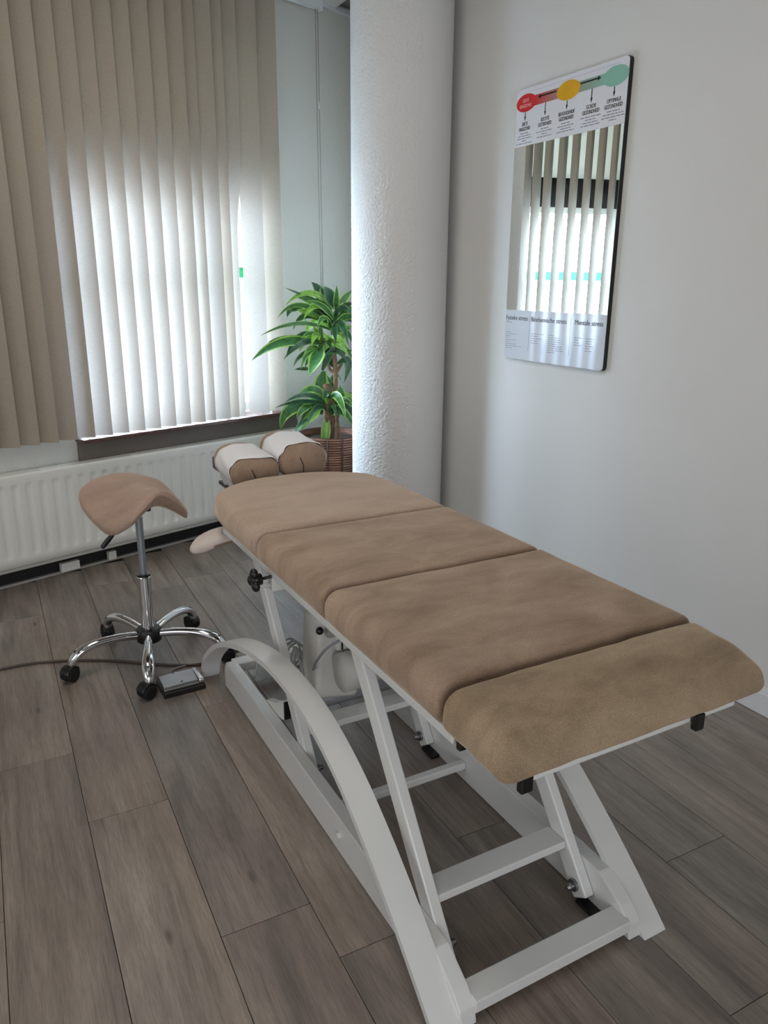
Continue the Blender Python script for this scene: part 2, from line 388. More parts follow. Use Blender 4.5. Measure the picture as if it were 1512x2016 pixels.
# floor boards, each one a piece; they run almost along the treatment table
PW, PL, GAP = 0.2285, 1.219, 0.0016
ang = -0.021
rot = Matrix.Rotation(ang, 4, 'Z')
starts = {-1: 2.41, 0: 2.03, 1: 2.68, 2: 1.28}
for k in range(-11, 12):
    xs = 0.3320 - PW + 0.2285 * k
    y0 = starts.get(k, random.uniform(0, PL)) ; y0 -= PL * math.ceil((y0 + 3.0) / PL)
    y = y0
    while y < 5.0:
        ya, yb = max(y, -2.7), y + PL; y += PL
        if yb < -2.2 or yb - ya < 0.05: continue
        # clip at the slanted window wall
        cx_, cy_ = xs + PW / 2, ya
        pc = rot @ Vector((cx_, cy_, 0))
        lim = 4.086 + 0.3051 * (pc.x - 0.02)
        if pc.y > lim - 0.05 or pc.x < -2.2 or pc.x > 2.36: continue
        while (rot @ Vector((cx_ - 0.13, yb, 0))).y > 4.086 + 0.3051 * ((rot @ Vector((cx_ - 0.13, yb, 0))).x - 0.02) + 0.05 and yb - ya > 0.15: yb -= 0.05
        L_ = yb - ya - GAP; W_ = PW - GAP
        bm = bbox(-W_ / 2, W_ / 2, -L_ / 2, L_ / 2, -0.008, 0.0, 0.0008, 1)
        o = obj('floor_board', bm, 'floor_board', floor)
        o.matrix_local = rot @ Matrix.Translation((xs + PW / 2, (ya + yb) / 2, 0))
struct('wall_right', bbox(2.40, 2.70, -3.0, 5.3, 0, CEIL + 0.15, 0), 'wall_paint')
struct('wall_left', bbox(-2.6, -2.3, -3.0, 4.6, 0, CEIL + 0.15, 0), 'wall_paint')
struct('wall_back', bbox(-2.6, 2.7, -2.9, -2.6, 0, CEIL + 0.15, 0), 'wall_paint')
# window wall with its opening
OS0, OS1, OZ0, OZ1, WT = 0.50, 1.76, 0.692, 2.75, 0.30
bm = bmesh.new()
for a in ((-2.75, OS0, 0, CEIL + .15), (OS1, 2.75, 0, CEIL + .15), (OS0, OS1, 0, OZ0), (OS0, OS1, OZ1, CEIL + .15)): box(bm, a[0], a[1], 0, WT, a[2], a[3], WM)
struct('wall_front', bm, 'stucco')
# ceiling with lay-in tiles on a grid
bm = bmesh.new(); box(bm, -2.6, 2.7, -3.0, 5.4, CEIL + 0.03, CEIL + 0.12)
ceiling = struct('ceiling', bm, 'ceiling_grid')
TILE = 0.6
tm = None
for i in range(-4, 5):
    for j in range(-5, 10):
        cx_, cy_ = 2.26 - 0.3 + TILE * i, 4.42 - 0.3 + TILE * j
        if cx_ < -2.3 or cx_ > 2.5 or cy_ < -2.6 or cy_ > 5.2: continue
        if tm is None:
            o = obj('ceiling_tile', bbox(-0.292, 0.292, -0.292, 0.292, 0.0, 0.02, 0.002, 1), 'ceiling_tile', ceiling); tm = o.data
        else: o = link('ceiling_tile', tm, ceiling)
        o.location = (cx_, cy_, CEIL + 0.004)
struct('trim_4', wbox(-2.4, 2.55, -0.022, -0.001, CEIL - 0.012, CEIL + 0.012), 'trim_white')
struct('baseboard_right', bbox(2.385, 2.3995, -2.6, 3.6, 0.0005, 0.085, 0.003), 'trim_white')
# round plaster column standing in the corner
from mathutils import noise as mnoise
bm = bmesh.new(); CR = 0.2555
va = R(238); fine = [va + R(-104 + 208 * i / 236) for i in range(237)]; coarse = [fine[-1] + (2 * math.pi - R(208)) * i / 20 for i in range(1, 20)]
angs = fine + coarse; NZ = 760; cols_ = []
zs_ = [0.0005 + 0.35 * i / 4 for i in range(4)] + [0.3505 + (CEIL - 0.3505) * i / NZ for i in range(NZ + 1)]
for z in zs_:
    row = []
    for ai, a in enumerate(angs):
        cx_, cy_ = CR * math.cos(a), CR * math.sin(a); d_ = 0.0
        if ai < 237 and z > 0.34:
            e = cx_ + 0.03 + 0.012 * mnoise.noise((cx_ * 9, cy_ * 9, z * 9))
            mk = 1.0 if e < -0.02 else max(0.0, 1 - (e + 0.02) / 0.015)
            if mk > 0:
                q = Vector((cx_ * 100, cy_ * 100, z * 80)); wv = mnoise.noise(q * 0.35 + Vector((9, 3, 5)))
                q = q + Vector((wv, -wv, 0.8 * wv)) * 1.2
                n_ = 1 - abs(mnoise.noise(q)) * 2.2
                d_ = mk * (0.0026 * max(-0.4, n_) + 0.0012 * mnoise.noise(q * 2.3))
        k = (CR + d_) / CR; row.append(bm.verts.new((cx_ * k, cy_ * k, z)))
    cols_.append(row)
for A, B in zip(cols_, cols_[1:]):
    for k in range(len(angs)): bm.faces.new((A[k], A[(k + 1) % len(angs)], B[(k + 1) % len(angs)], B[k]))
col = struct('trim_5', bm, 'column_stucco'); auto(col, 85); col.location = (2.137, 3.74, 0)
col['label'] = 'round white plaster column'
# window
win = struct('window_1', wbox(OS0 + 0.001, OS0 + 0.05, 0.10, 0.16, OZ0 + .02, 2.015, 0.003), 'window_frame')
def wpart(name, a, mat, bev=0.002, label=None): return obj(name, wbox(*a, bev), mat, win, label=label)
wpart('frame_bar', (OS1 - 0.05, OS1 - 0.001, 0.10, 0.16, OZ0 + .02, 2.015), 'window_frame')
wpart('frame_bar', (OS0 + 0.05, OS1 - 0.05, 0.10, 0.16, OZ0 + .02, OZ0 + 0.075), 'window_frame')
wpart('frame_bar', (OS0 + 0.05, OS1 - 0.05, 0.10, 0.16, 1.975, 2.015), 'window_frame')
wpart('transom', (OS0 + 0.001, OS1 - 0.001, 0.09, 0.17, 2.016, 2.205), 'transom_dark', label='dark transom panel')
wpart('upper_panel', (OS0 + 0.001, OS1 - 0.001, 0.125, 0.131, 2.2055, OZ1 - 0.001), 'upper_panel', 0, 'cream upper panel')
wpart('pane', (OS0 + 0.05, OS1 - 0.05, 0.128, 0.134, OZ0 + 0.075, 1.975), 'window_glass', 0)
wpart('green_strip', (OS0 + 0.05, OS1 - 0.05, 0.1245, 0.1265, 1.522, 1.582), 'green_film', 0, 'green film strip')
# sill, panel below it, skirting
struct('trim_1', wbox(0.47, 1.95, -0.098, 0.095, 0.690, 0.709, 0.003), 'sill_stone')['label'] = 'dark stone window sill'
struct('trim_2', wbox(0.475, 1.95, -0.022, -0.0005, 0.10, 0.689, 0.002), 'niche_panel')
struct('trim_3', wbox(-2.2, 2.3, -0.012, -0.0005, 0.014, 0.098, 0.0), 'skirting_black')
struct('baseboard_front', wbox(-2.2, 2.3, -0.030, -0.0005, 0.0005, 0.013, 0.002), 'trim_grey')

# ------------------------------------------------------------------ outside the window
street = struct('floor_outside', bbox(-14, 16, 5.6, 24, -0.6, -0.5, 0), 'street'); street.name = 'trim_6'
bld = thing('terrace_house', 'pale rendered house front with arched windows across the street, seen past the slats', 'building', (3.0, 15.5, -0.5))
obj('wall', bbox(-11, 11, 0, 0.4, 0, 3.6, 0), 'facade_paint', bld)
obj('cornice', bbox(-11, 11, -0.15, 0.4, 3.6, 3.8, 0.02), 'facade_trim', bld)
for i in range(9):
    x0 = -9.6 + i * 2.4
    bm = bmesh.new(); pts = [(x0 + 0.5 * math.cos(a * math.pi / 10), 2.3 + 0.5 * math.sin(a * math.pi / 10)) for a in range(11)]
    pts = [(x0 + 0.5, 0.9)] + pts + [(x0 - 0.5, 0.9)]
    A = [bm.verts.new((p[0], -0.03, p[1])) for p in pts]; B = [bm.verts.new((p[0], 0.05, p[1])) for p in pts]
    bm.faces.new(A); bm.faces.new(B[::-1])
    for k in range(len(A)): bm.faces.new((A[k], A[(k + 1) % len(A)], B[(k + 1) % len(A)], B[k]))
    wdw = obj('window', bm, 'facade_trim', bld)
    obj('pane', bbox(x0 - 0.36, x0 + 0.36, -0.05, -0.025, 1.05, 2.2, 0.01), 'facade_glass', wdw)

# ------------------------------------------------------------------ vertical blind
SW = 0.127
blind = thing('vertical_blind', 'cream fabric vertical blind covering the front window and hanging beside it', 'blind', tuple(W(0.7, -0.08, 0)), WANG)
BZ0, BZ1 = 0.722, 3.0
def slat_mesh(z0):
    bm = bmesh.new(); nx, nz = 8, 26; g_ = []
    for j in range(nz + 1):
        z = z0 + (BZ1 - z0) * j / nz
        g_.append([bm.verts.new((-SW / 2 + SW * i / nx, -0.004 * (1 - (2 * i / nx - 1) ** 2), z)) for i in range(nx + 1)])
    for j in range(nz):
        for i in range(nx): bm.faces.new((g_[j][i], g_[j][i + 1], g_[j + 1][i + 1], g_[j + 1][i]))
    me = bpy.data.meshes.new('slat'); bm.to_mesh(me); bm.free(); me.materials.append(MT['slat_fabric'])
    for p in me.polygons: p.use_smooth = True
    return me
sm = slat_mesh(BZ0)
def slat(s, o, phi):
    ob = link('slat', sm, blind); ob.location = (s - 0.7, o + 0.08, 0); ob.rotation_euler = (R(random.uniform(-.05, .05)), R(random.uniform(-.06, .06)), R(phi)); return ob
for k in range(-17, 8):
    slat(0.478 + 0.0946 * k, -0.08, -40 + random.uniform(-2, 2))
slat(1.218, -0.072, -40); slat(1.305, -0.095, -28); slat(1.378, -0.08, -45)
tw = slat(1.434, -0.075, -60); tw.data = sm.copy()                   # one slat hangs twisted and leaves a gap low down
for v in tw.data.vertices:
    t = min(1, max(0, (v.co.z - 1.75) / 0.45)); t = t * t * (3 - 2 * t); a = R(32 * t); x, y = v.co.x, v.co.y
    v.co.x = x * math.cos(a) - y * math.sin(a) + 0.040 * t * math.cos(R(60)); v.co.y = x * math.sin(a) + y * math.cos(a) + 0.040 * t * math.sin(R(60))
slat(1.600, -0.085, -27); slat(1.735, -0.08, -36)
obj('head_rail', bbox(-3.0, 1.44, -0.022, 0.022, BZ1 + 0.012, CEIL - 0.013, 0.003), 'trim_white', blind)
bm = bbox(1.4405, 1.452, -0.026, 0.026, BZ1 + 0.004, CEIL - 0.013, 0.003)
ec = obj('end_cap', bm, 'trim_white', blind)
bm = bbox(1.452, 1.4535, -0.010, 0.010, BZ1 + 0.022, BZ1 + 0.042, 0.0); obj('cap_slot', bm, 'black_plastic', ec)
for k, (dx, dz) in enumerate(((1.412, 1.02), (1.432, 1.02))):
    bm = tubebm([(dx, 0.004 * k, BZ1 + 0.01), (dx + 0.004, 0.003, 2.2), (dx + 0.012 - 0.006 * k, 0.0, 1.3)], 0.0028, 6); obj('control_cord', bm, 'trim_grey', blind, smooth=True)
obj('cord_joint', tubebm([(1.428, 0, 2.53), (1.428, 0, 2.49)], 0.007, 8), 'trim_white', blind, smooth=True)

# ------------------------------------------------------------------ radiator
rad = thing('radiator', 'long white ribbed panel radiator under the window', 'radiator', tuple(W(0.6, -0.08, 0)), WANG)
RS0, RS1, RZ0, RZ1, PITCH = -2.2, 1.31, 0.118, 0.588, 0.0665
bm = bmesh.new(); ns = int((RS1 - RS0) / PITCH * 10); zz = [RZ0, RZ0 + .004, RZ0 + .04, RZ0 + .046, RZ0 + .056, RZ0 + .07, RZ0 + .10, .36, RZ1 - .10, RZ1 - .075, RZ1 - .06, RZ1 - .05, RZ1 - .045, RZ1 - .012, RZ1 - .003, RZ1]
g_ = []
for i in range(ns + 1):
    s = RS0 + (RS1 - RS0) * i / ns; c_ = 0.5 - 0.5 * math.cos(2 * math.pi * (s + 0.032) / PITCH)
    ch_ = max(0, min(1, (c_ - 0.12) / 0.5)); ch_ = ch_ * ch_ * (3 - 2 * ch_)
    row = []
    for z in zz:
        t = min(1, max(0, min(z - RZ0 - .045, RZ1 - .045 - z) / 0.02)); t = t * t * (3 - 2 * t)
        e = 0.006 if z in (RZ0, RZ1) else (0.001 if z in (zz[1], zz[-2]) else 0)
        row.append(bm.verts.new((s, -0.02 + 0.0075 * (1 - ch_) * t + e, z)))
    g_.append(row)
for i in range(ns):
    for j in range(len(zz) - 1): bm.faces.new((g_[i][j], g_[i + 1][j], g_[i + 1][j + 1], g_[i][j + 1]))
obj('front_panel', bm, 'radiator_paint', rad, smooth=True)
obj('back_panel', bbox(RS0, RS1, 0.034, 0.050, RZ0 + .004, RZ1 - .002, 0.004), 'radiator_paint', rad)
obj('core_panel', bbox(RS0 + .01, RS1 - .003, -0.009, 0.033, RZ0 + 0.002, RZ1 - 0.02, 0.003), 'trim_grey', rad)
obj('top_grille', bbox(RS0, RS1, -0.012, 0.052, RZ1 - 0.012, RZ1 + 0.002, 0.003), 'radiator_paint', rad)
obj('side_cover', bbox(RS1, RS1 + 0.006, -0.022, 0.052, RZ0, RZ1, 0.002), 'radiator_paint', rad)
obj('bottom_rail', bbox(RS0, RS1, -0.016, 0.050, RZ0 - 0.018, RZ0 - 0.001, 0.002), 'trim_grey', rad)
for s in (0.235 - .6, 0.735 - .6): obj('bracket_clip', bbox(s, s + 0.028, -0.014, 0.02, RZ1 - 0.002, RZ1 + 0.007, 0.002), 'radiator_paint', rad)
for s, wd in ((0.300 - .6, 0.10), (0.565 - .6, 0.045)): obj('foot_block', bbox(s, s + wd, 0.03, 0.06, 0.0135, 0.062, 0.003), 'radiator_paint', rad)

# ------------------------------------------------------------------ mirror with printed health scale
MX, MY, MZ0, MZ1, MW = 2.38, 3.102, 1.145, 2.335, 0.684
mir = thing('printed_mirror', 'frameless wall mirror with a red, yellow and green printed scale on top', 'mirror', (2.3998, MY, 0))
def MP(u, z, dx): return Vector((MX - dx - 2.3998, -u, z))
def plate(u0, u1, z0, z1, d0, d1, rad_=None, corner=()):
    """flat plate on the mirror between depths d0 (back) and d1 (front); some corners rounded"""
    P = []
    for (u, z, k, a0) in ((u0, z0, 'bl', 180), (u1, z0, 'br', 270), (u1, z1, 'tr', 0), (u0, z1, 'tl', 90)):
        if k in corner:
            cu = u + (rad_ if u == u0 else -rad_); cz = z + (rad_ if z == z0 else -rad_)
            for q in range(7): a = R(a0 + 15 * q); P.append((cu + rad_ * math.cos(a), cz + rad_ * math.sin(a)))
        else: P.append((u, z))
    return poly(P, d0, d1)
def poly(P, d0, d1, bm=None):
    bm = bm or bmesh.new()
    A = [bm.verts.new(MP(u, z, d1)) for u, z in P]; B = [bm.verts.new(MP(u, z, d0)) for u, z in P]
    bm.faces.new(A); bm.faces.new(B[::-1])
    for k in range(len(A)): bm.faces.new((A[k], B[k], B[(k + 1) % len(A)], A[(k + 1) % len(A)]))
    return bm
ALLC = ('bl', 'br', 'tr', 'tl')
obj('backing_board', plate(0, MW, MZ0, MZ1, -0.0195, 0.0, 0.018, ALLC), 'mirror_board', mir)
obj('mirror_glass', plate(0.001, MW - .001, 1.376, 2.098, 0.0, 0.002), 'mirror_glass', mir)
pt = obj('top_print', plate(0.001, MW - .001, 2.098, MZ1 - .001, 0.0, 0.002, 0.018, ('tr', 'tl')), 'print_white', mir)
pb = obj('bottom_print', plate(0.001, MW - .001, MZ0 + .001, 1.376, 0.0, 0.002, 0.018, ('bl', 'br')), 'mirror_print', mir, label='hazy white printed band')
def oval(cu, cz, ru, rz): return poly([(cu + ru * math.cos(2 * math.pi * k / 36), cz + rz * math.sin(2 * math.pi * k / 36)) for k in range(36)], 0.0023, 0.0027)
obj('scale_bar', poly([(0.10, 2.254), (0.34, 2.254), (0.34, 2.296), (0.10, 2.296)], 0.0019, 0.0023), 'bar_red', pt)
obj('scale_bar', poly([(0.35, 2.254), (0.60, 2.254), (0.60, 2.295), (0.35, 2.295)], 0.0019, 0.0023), 'bar_green', pt)
obj('red_oval', oval(0.070, 2.275, 0.069, 0.0365), 'print_red', pt)
obj('yellow_oval', oval(0.346, 2.275, 0.072, 0.0375), 'print_yellow', pt)
obj('green_oval', oval(0.617, 2.275, 0.070, 0.0365), 'print_green', pt)
def arrow(u0, z0, u1, z1, wd=0.0022, hd=0.006, hl=0.018):
    a = Vector((u0, z0)); b_ = Vector((u1, z1)); t = (b_ - a).normalized(); n_ = Vector((-t.y, t.x)); c_ = b_ - t * hl
    P = [a + n_ * wd, a - n_ * wd, c_ - n_ * wd, c_ - n_ * hd, b_, c_ + n_ * hd, c_ + n_ * wd]
    obj('arrow', poly([tuple(p) for p in P], 0.0023, 0.0029), 'print_black', pt)
arrow(0.270, 2.285, 0.150, 2.285, 0.0028, 0.009); arrow(0.418, 2.285, 0.537, 2.285, 0.0028, 0.009)
for u, z in ((0.067, 2.237), (0.204, 2.253), (0.343, 2.236), (0.4895, 2.254), (0.615, 2.237)): arrow(u, z, u, 2.202)
def text(body, u, z, size, mat, parent, align='CENTER', width=None, name='printed_text', squash=1.0):
    cu = bpy.data.curves.new('lettering', 'FONT'); cu.body = body; cu.size = size; cu.align_x = align; cu.align_y = 'CENTER'; cu.extrude = 0.0003
    tmp = bpy.data.objects.new('lettering', cu); COL.objects.link(tmp)
    dg = bpy.context.evaluated_depsgraph_get(); me = bpy.data.meshes.new_from_object(tmp.evaluated_get(dg))
    bpy.data.objects.remove(tmp); me.name = name
    xs_ = [v.co.x for v in me.vertices]; k = 1.0
    if width: k = width / (max(xs_) - min(xs_))
    for v in me.vertices: v.co = MP(u + v.co.x * k, z + v.co.y, 0.0029 + v.co.z)
    me.materials.clear(); me.materials.append(MT[mat])
    return link(name, me, parent)
def lines(rows_, mat, parent, h=0.0032):
    bm = bmesh.new()
    for u0, u1, z in rows_:
        u = u0
        while u < u1 - 0.004:
            e = min(u1, u + random.uniform(0.012, 0.03)); poly([(u, z), (e, z), (e, z + h), (u, z + h)], 0.0021, 0.0024, bm); u = e + 0.004
    o = obj('small_print', bm, mat, parent); o['kind'] = 'stuff'
text('ZIEKTE', 0.066, 2.284, 0.019, 'print_pale', pt, width=0.044); text('ONGEZOND', 0.066, 2.263, 0.019, 'print_pale', pt, width=0.082)
for u, a, b_, wa, wb in ((0.067, 'ZIEKTE', 'ONGEZOND', 0.040, 0.080), (0.206, 'SLECHTE', 'GEZONDHEID', 0.055, 0.088), (0.344, 'BEHOUDENDE', 'GEZONDHEID', 0.100, 0.090), (0.491, 'GOEDE', 'GEZONDHEID', 0.056, 0.098), (0.617, 'OPTIMALE', 'GEZONDHEID', 0.076, 0.098)):
    text(a, u, 2.189, 0.021, 'print_black', pt, width=wa); text(b_, u, 2.169, 0.021, 'print_black', pt, width=wb)
R_ = []
for u, hw in ((0.067, (0.03, 0.045, 0.05, 0.015, 0.055)), (0.206, (0.025, 0.055, 0.018, 0.048)), (0.344, (0.03, 0.052, 0.032, 0.055)), (0.491, (0.058, 0.03, 0.045, 0.055)), (0.617, (0.035, 0.055, 0.062, 0.02))):
    for i, q in enumerate(hw): R_.append((u - q, u + q, 2.150 - 0.0105 * i))
lines(R_, 'print_grey', pt)
lines([(0.02, 0.64, 2.316)], 'print_palegrey', pt, 0.0018)
text('ONTSPANNING', 0.30, 2.2, 0.001, 'print_grey', pt) if False else None
text('Fysieke stress', 0.088, 1.340, 0.030, 'print_black', pb, width=0.162); text('Biochemische stress', 0.318, 1.338, 0.030, 'print_black', pb, width=0.244); text('Mentale stress', 0.580, 1.338, 0.030, 'print_black', pb, width=0.172)
for u in (0.184, 0.467): obj('divider_line', poly([(u, 1.19), (u + 0.0012, 1.19), (u + 0.0012, 1.358), (u, 1.358)], 0.0021, 0.0025), 'print_grey', pb)
R_ = [(0.008, 0.05, 1.3185)]
for i, q in enumerate((0.04, 0.075, 0.035, 0.02, 0.08, 0.03, 0.08, 0.12, 0.05)): R_.append((0.009, 0.012 + q, 1.272 - 0.0095 * i))
for i, q in enumerate((0.09, 0.05, 0.075, 0.045, 0.05)): R_.append((0.200, 0.203 + q, 1.272 - 0.0105 * i))
for i, q in enumerate((0.04, 0.075, 0.08, 0.085, 0.06, 0.095, 0.10, 0.11, 0.05)): R_.append((0.322, 0.325 + q, 1.272 - 0.0095 * i))
for i, q in enumerate((0.05, 0.025, 0.035, 0.045)): R_.append((0.496, 0.5 + q, 1.272 - 0.0105 * i))
for i, q in enumerate((0.05, 0.04, 0.035, 0.05, 0.03, 0.04)): R_.append((0.567, 0.57 + q, 1.272 - 0.0105 * i))
lines(R_, 'print_grey', pb, 0.0024)
# ------------------------------------------------------------------ treatment table
XL, XR, ZB, ZT = 0.698, 1.385, 0.690, 0.785
XC, HW = (XL + XR) / 2, (XR - XL) / 2
tab = thing('treatment_table', 'long brown suede treatment table on a white electric lifting frame', 'treatment table', (XC, 1.8, 0))
def P(x, y, z): return Vector((x - XC, y - 1.8, z))
def tb(x0, x1, y0, y1, z0, z1, bev=0.003, seg=2): return bbox(x0 - XC, x1 - XC, y0 - 1.8, y1 - 1.8, z0, z1, bev, seg)
def wrinkle(x, y, a): return a * (math.sin(x * 31 + y * 17) * 0.5 + math.sin(x * 13 - y * 41 + 1.3) * 0.5)
def cushion(y0, y1, fn=None, mat='suede', rxy=(0.034, 0.016), rz=0.036):
    bm = rbox(HW, (y1 - y0) / 2, (ZT - ZB) / 2, (rxy[0], rxy[1], rz), 14, 6, 3)
    yc, zc = (y0 + y1) / 2, (ZB + ZT) / 2
    def f(x, y, z):
        u = x / HW; v = y / ((y1 - y0) / 2); t = (z / ((ZT - ZB) / 2) + 1) / 2
        zz = zc + z + t * (0.010 * (1 - u * u) * (1 - v * v) - 0.002) + t * wrinkle(x, y, 0.0012)
        bul = 0.004 * math.sin(math.pi * t)
        xx, yy = x + (bul if x > 0 else -bul) * abs(u) ** 6 + wrinkle(y, z, 0.0015) * abs(u) ** 8, y
        if fn: xx, yy, zz = fn(xx, yy, zz, u, v, t)
        return (xx, yc + yy - 1.8, zz)
    o = obj('cushion', deform(bm, f), mat, tab, smooth=True); return o
def head_fn(x, y, z, u, v, t):
    if v > -0.2:
        k = (v + 0.2) / 1.2; y -= 0.17 * abs(u) ** 3.0 * k
        x -= 0.02 * u * k * k
    return x, y, z
def foot_fn(x, y, z, u, v, t):
    k = min(1, max(0.0, (0.75 - v) / 1.75)); d = 1 - math.sqrt(max(0.0, 1 - k ** 2.4))
    z2 = z - d * 0.058 * t
    y -= 0.012 * (1 - t) * (1 if v < 0 else 0) * abs(v)
    x = x * ((1.018 if u < 0 else 0.992) - (0.018 if u < 0 else 0.035) * t)
    return x, y, z2 - wrinkle(x * 2, y * 2, 0.0016)
cushion(2.066, 2.712, head_fn, 'suede_head_lit')
cushion(1.583, 2.058)
cushion(1.052, 1.575)
cushion(0.858, 1.044, foot_fn, 'suede_foot', (0.034, 0.018), 0.036)
# board under the cushions and the white top frame
for y0, y1 in ((0.90, 1.04), (1.058, 1.568), (1.59, 2.05), (2.075, 2.44)): obj('cushion_board', tb(XL + 0.06, XR - 0.06, y0, y1, 0.684, 0.694, 0.002), 'black_plastic', tab)
for x0 in (0.716, 1.340): obj('top_rail', tb(x0, x0 + 0.026, 1.03, 2.46, 0.666, 0.6885, 0.004), 'frame_white', tab)
for y0 in (0.872, 1.585, 2.06, 2.44): obj('top_crossbar', tb(0.7425 if y0 > 1 else 0.775, 1.3395 if y0 > 1 else 1.31, y0, y0 + 0.026, 0.666, 0.6885, 0.004), 'frame_white', tab)
for x, y, q in ((0.760, 0.870, 0.013), (1.185, 0.862, 0.012), (1.372, 0.91, 0.010), (0.722, 1.010, 0.009)): obj('end_stop', tb(x - q, x + q, y - 0.008, y + 0.6 * q, 0.655 if q > 0.0105 else 0.668, 0.691, 0.003), 'black_plastic', tab)
# arched feet: broad flat bars bent from the foot end up and down again at the head end
AR = [(0.965, 0.000), (0.985, 0.020), (1.06, 0.085), (1.14, 0.150), (1.22, 0.210), (1.30, 0.265), (1.40, 0.325), (1.50, 0.370), (1.60, 0.402), (1.70, 0.420), (1.82, 0.427), (1.95, 0.420), (2.10, 0.392), (2.26, 0.345), (2.42, 0.278), (2.56, 0.192), (2.67, 0.095), (2.715, 0.0)]
for x in (0.702, 1.283):
    pts = catmull([P(x, y, z) for y, z in AR], 4)
    pts = [p for p in pts if p.z >= 0.0]
    bm = bmesh.new(); rectsweep(bm, pts, (1, 0, 0), 0.035, 0.018)
    for v in bm.verts: v.co.z = max(v.co.z, 0.0006)
    auto(obj('arched_foot', bm, 'frame_white', tab), 40)
# low side rails
for x0 in (0.732, 1.214):
    bm = bmesh.new(); prof = [(2.60, 0.0006), (2.60, 0.07), (2.575, 0.112), (1.095, 0.112), (1.02, 0.070), (0.990, 0.040), (0.982, 0.0006)]
    A = [bm.verts.new(P(x0, y, z)) for y, z in prof]; B = [bm.verts.new(P(x0 + 0.04, y, z)) for y, z in prof]
    bm.faces.new(A); bm.faces.new(B[::-1])
    for k in range(len(A)): bm.faces.new((A[k], A[(k + 1) % len(A)], B[(k + 1) % len(A)], B[k]))
    bevel(bm, 0.003); obj('side_rail', bm, 'frame_white', tab)
bx = 0.732 if True else 0
obj('rail_bolt', tubebm([P(0.733, 1.57, 0.06), P(0.722, 1.57, 0.06)], 0.009, 8), 'frame_white', tab)
obj('base_crossbar', tb(0.770, 1.216, 0.985, 1.045, 0.022, 0.054, 0.003), 'frame_white', tab)
obj('base_crossbar', tb(0.7725, 1.2135, 2.585, 2.645, 0.05, 0.085, 0.003), 'frame_white', tab)
obj('base_tube', tb(0.7725, 1.2135, 1.668, 1.694, 0.046, 0.070, 0.004), 'frame_white', tab)
# lifting arms, two pairs, tilted the same way
dirv = Vector((0, 0.593, 0.805)); nv = Vector((0, -0.805, 0.593))
def arm(x0, y0, top):
    bm = bmesh.new(); a = P(x0, y0, 0.012)
    L_ = (top - 0.012) / dirv.z
    for s_ in (0,):
        c = [a + nv * 0.026, a - nv * 0.026, a - nv * 0.026 + dirv * L_, a + nv * 0.026 + dirv * L_]
        c[0] = c[0] + dirv * 0.012; c[1] = c[1] + dirv * 0.012
        A = [bm.verts.new(p) for p in c]; B = [bm.verts.new(p + Vector((0.029, 0, 0))) for p in c]
        bm.faces.new(A); bm.faces.new(B[::-1])
        for k in range(4): bm.faces.new((A[k], A[(k + 1) % 4], B[(k + 1) % 4], B[k]))
    bevel(bm, 0.004); o = obj('lift_arm', bm, 'frame_white', tab)
    return o
for x0, inner in ((0.7725, 1), (1.1840, -1)):
    for y0 in (1.115, 1.862):
        arm(x0, y0, 0.667)
        c = P(x0 + 0.0145, y0 + 0.012, 0.012)
        obj('arm_end_cap', bbox(x0 - 0.001 - XC, x0 + 0.030 - XC, y0 - 0.045 - 1.8, y0 + 0.02 - 1.8, 0.0006, 0.010, 0.002), 'black_plastic', tab)
        xi = x0 + 0.029 if inner > 0 else x0
        bl = obj('pivot_bolt', tubebm([P(xi, y0 + 0.028, 0.048), P(xi + inner * 0.008, y0 + 0.028, 0.048), P(xi + inner * 0.009, y0 + 0.028, 0.048), P(xi + inner * 0.02, y0 + 0.028, 0.048), P(xi + inner * 0.026, y0 + 0.028, 0.048)], [0.016, 0.016, 0.0095, 0.0095, 0.005], 12), 'bolt_steel', tab); auto(bl)
# flat bars between the arms of each pair
for y0, z0 in ((1.222, 0.147), (1.975, 0.160)): obj('arm_crossbar', tb(0.802, 1.1835, y0 - 0.036, y0 + 0.030, z0 - 0.022, z0, 0.003), 'frame_white', tab)
obj('torsion_tube', tubebm([P(0.802, 2.065, 0.175), P(1.1835, 2.065, 0.175)], 0.030, 20), 'tube_grey', tab, smooth=True)
# small bracket with a rubber pad on the left rail
bm = bmesh.new(); prof = [(2.245, 0.1125), (2.15, 0.150), (2.085, 0.192), (2.082, 0.122), (2.12, 0.1125)]
A = [bm.verts.new(P(0.772, y, z)) for y, z in prof]; B = [bm.verts.new(P(0.797, y, z)) for y, z in prof]
bm.faces.new(A); bm.faces.new(B[::-1])
for k in range(len(A)): bm.faces.new((A[k], A[(k + 1) % len(A)], B[(k + 1) % len(A)], B[k]))
bk = obj('rail_bracket', bm, 'frame_white', tab); obj('bracket_pad', tb(0.7745, 0.7955, 2.0755, 2.0815, 0.124, 0.188, 0.001), 'black_plastic', bk)
# electric actuator: gearbox, motor and rod
bm = rbox(0.078, 0.075, 0.14, (0.02, 0.02, 0.025), 3, 4, 4)
Mx = Matrix.Translation(P(0.965, 2.125, 0.305)) @ Matrix.Rotation(R(-14), 4, 'X') @ Matrix.Rotation(R(10), 4, 'Y')
bmesh.ops.transform(bm, matrix=Mx, verts=bm.verts[:])
act = obj('actuator_housing', bm, 'motor_grey', tab, smooth=True)
bm = bmesh.new(); box(bm, 0.008, 0.012, -0.0765, -0.07, -0.1, 0.1); bmesh.ops.transform(bm, matrix=Mx, verts=bm.verts[:]); obj('housing_seam', bm, 'tube_grey', act)
bm = rbox(0.045, 0.03, 0.03, (0.01, 0.01, 0.01), 2, 3, 2); bmesh.ops.transform(bm, matrix=Matrix.Translation(P(0.985, 2.05, 0.385)), verts=bm.verts[:]); obj('plug_block', bm, 'motor_grey', act, smooth=True)
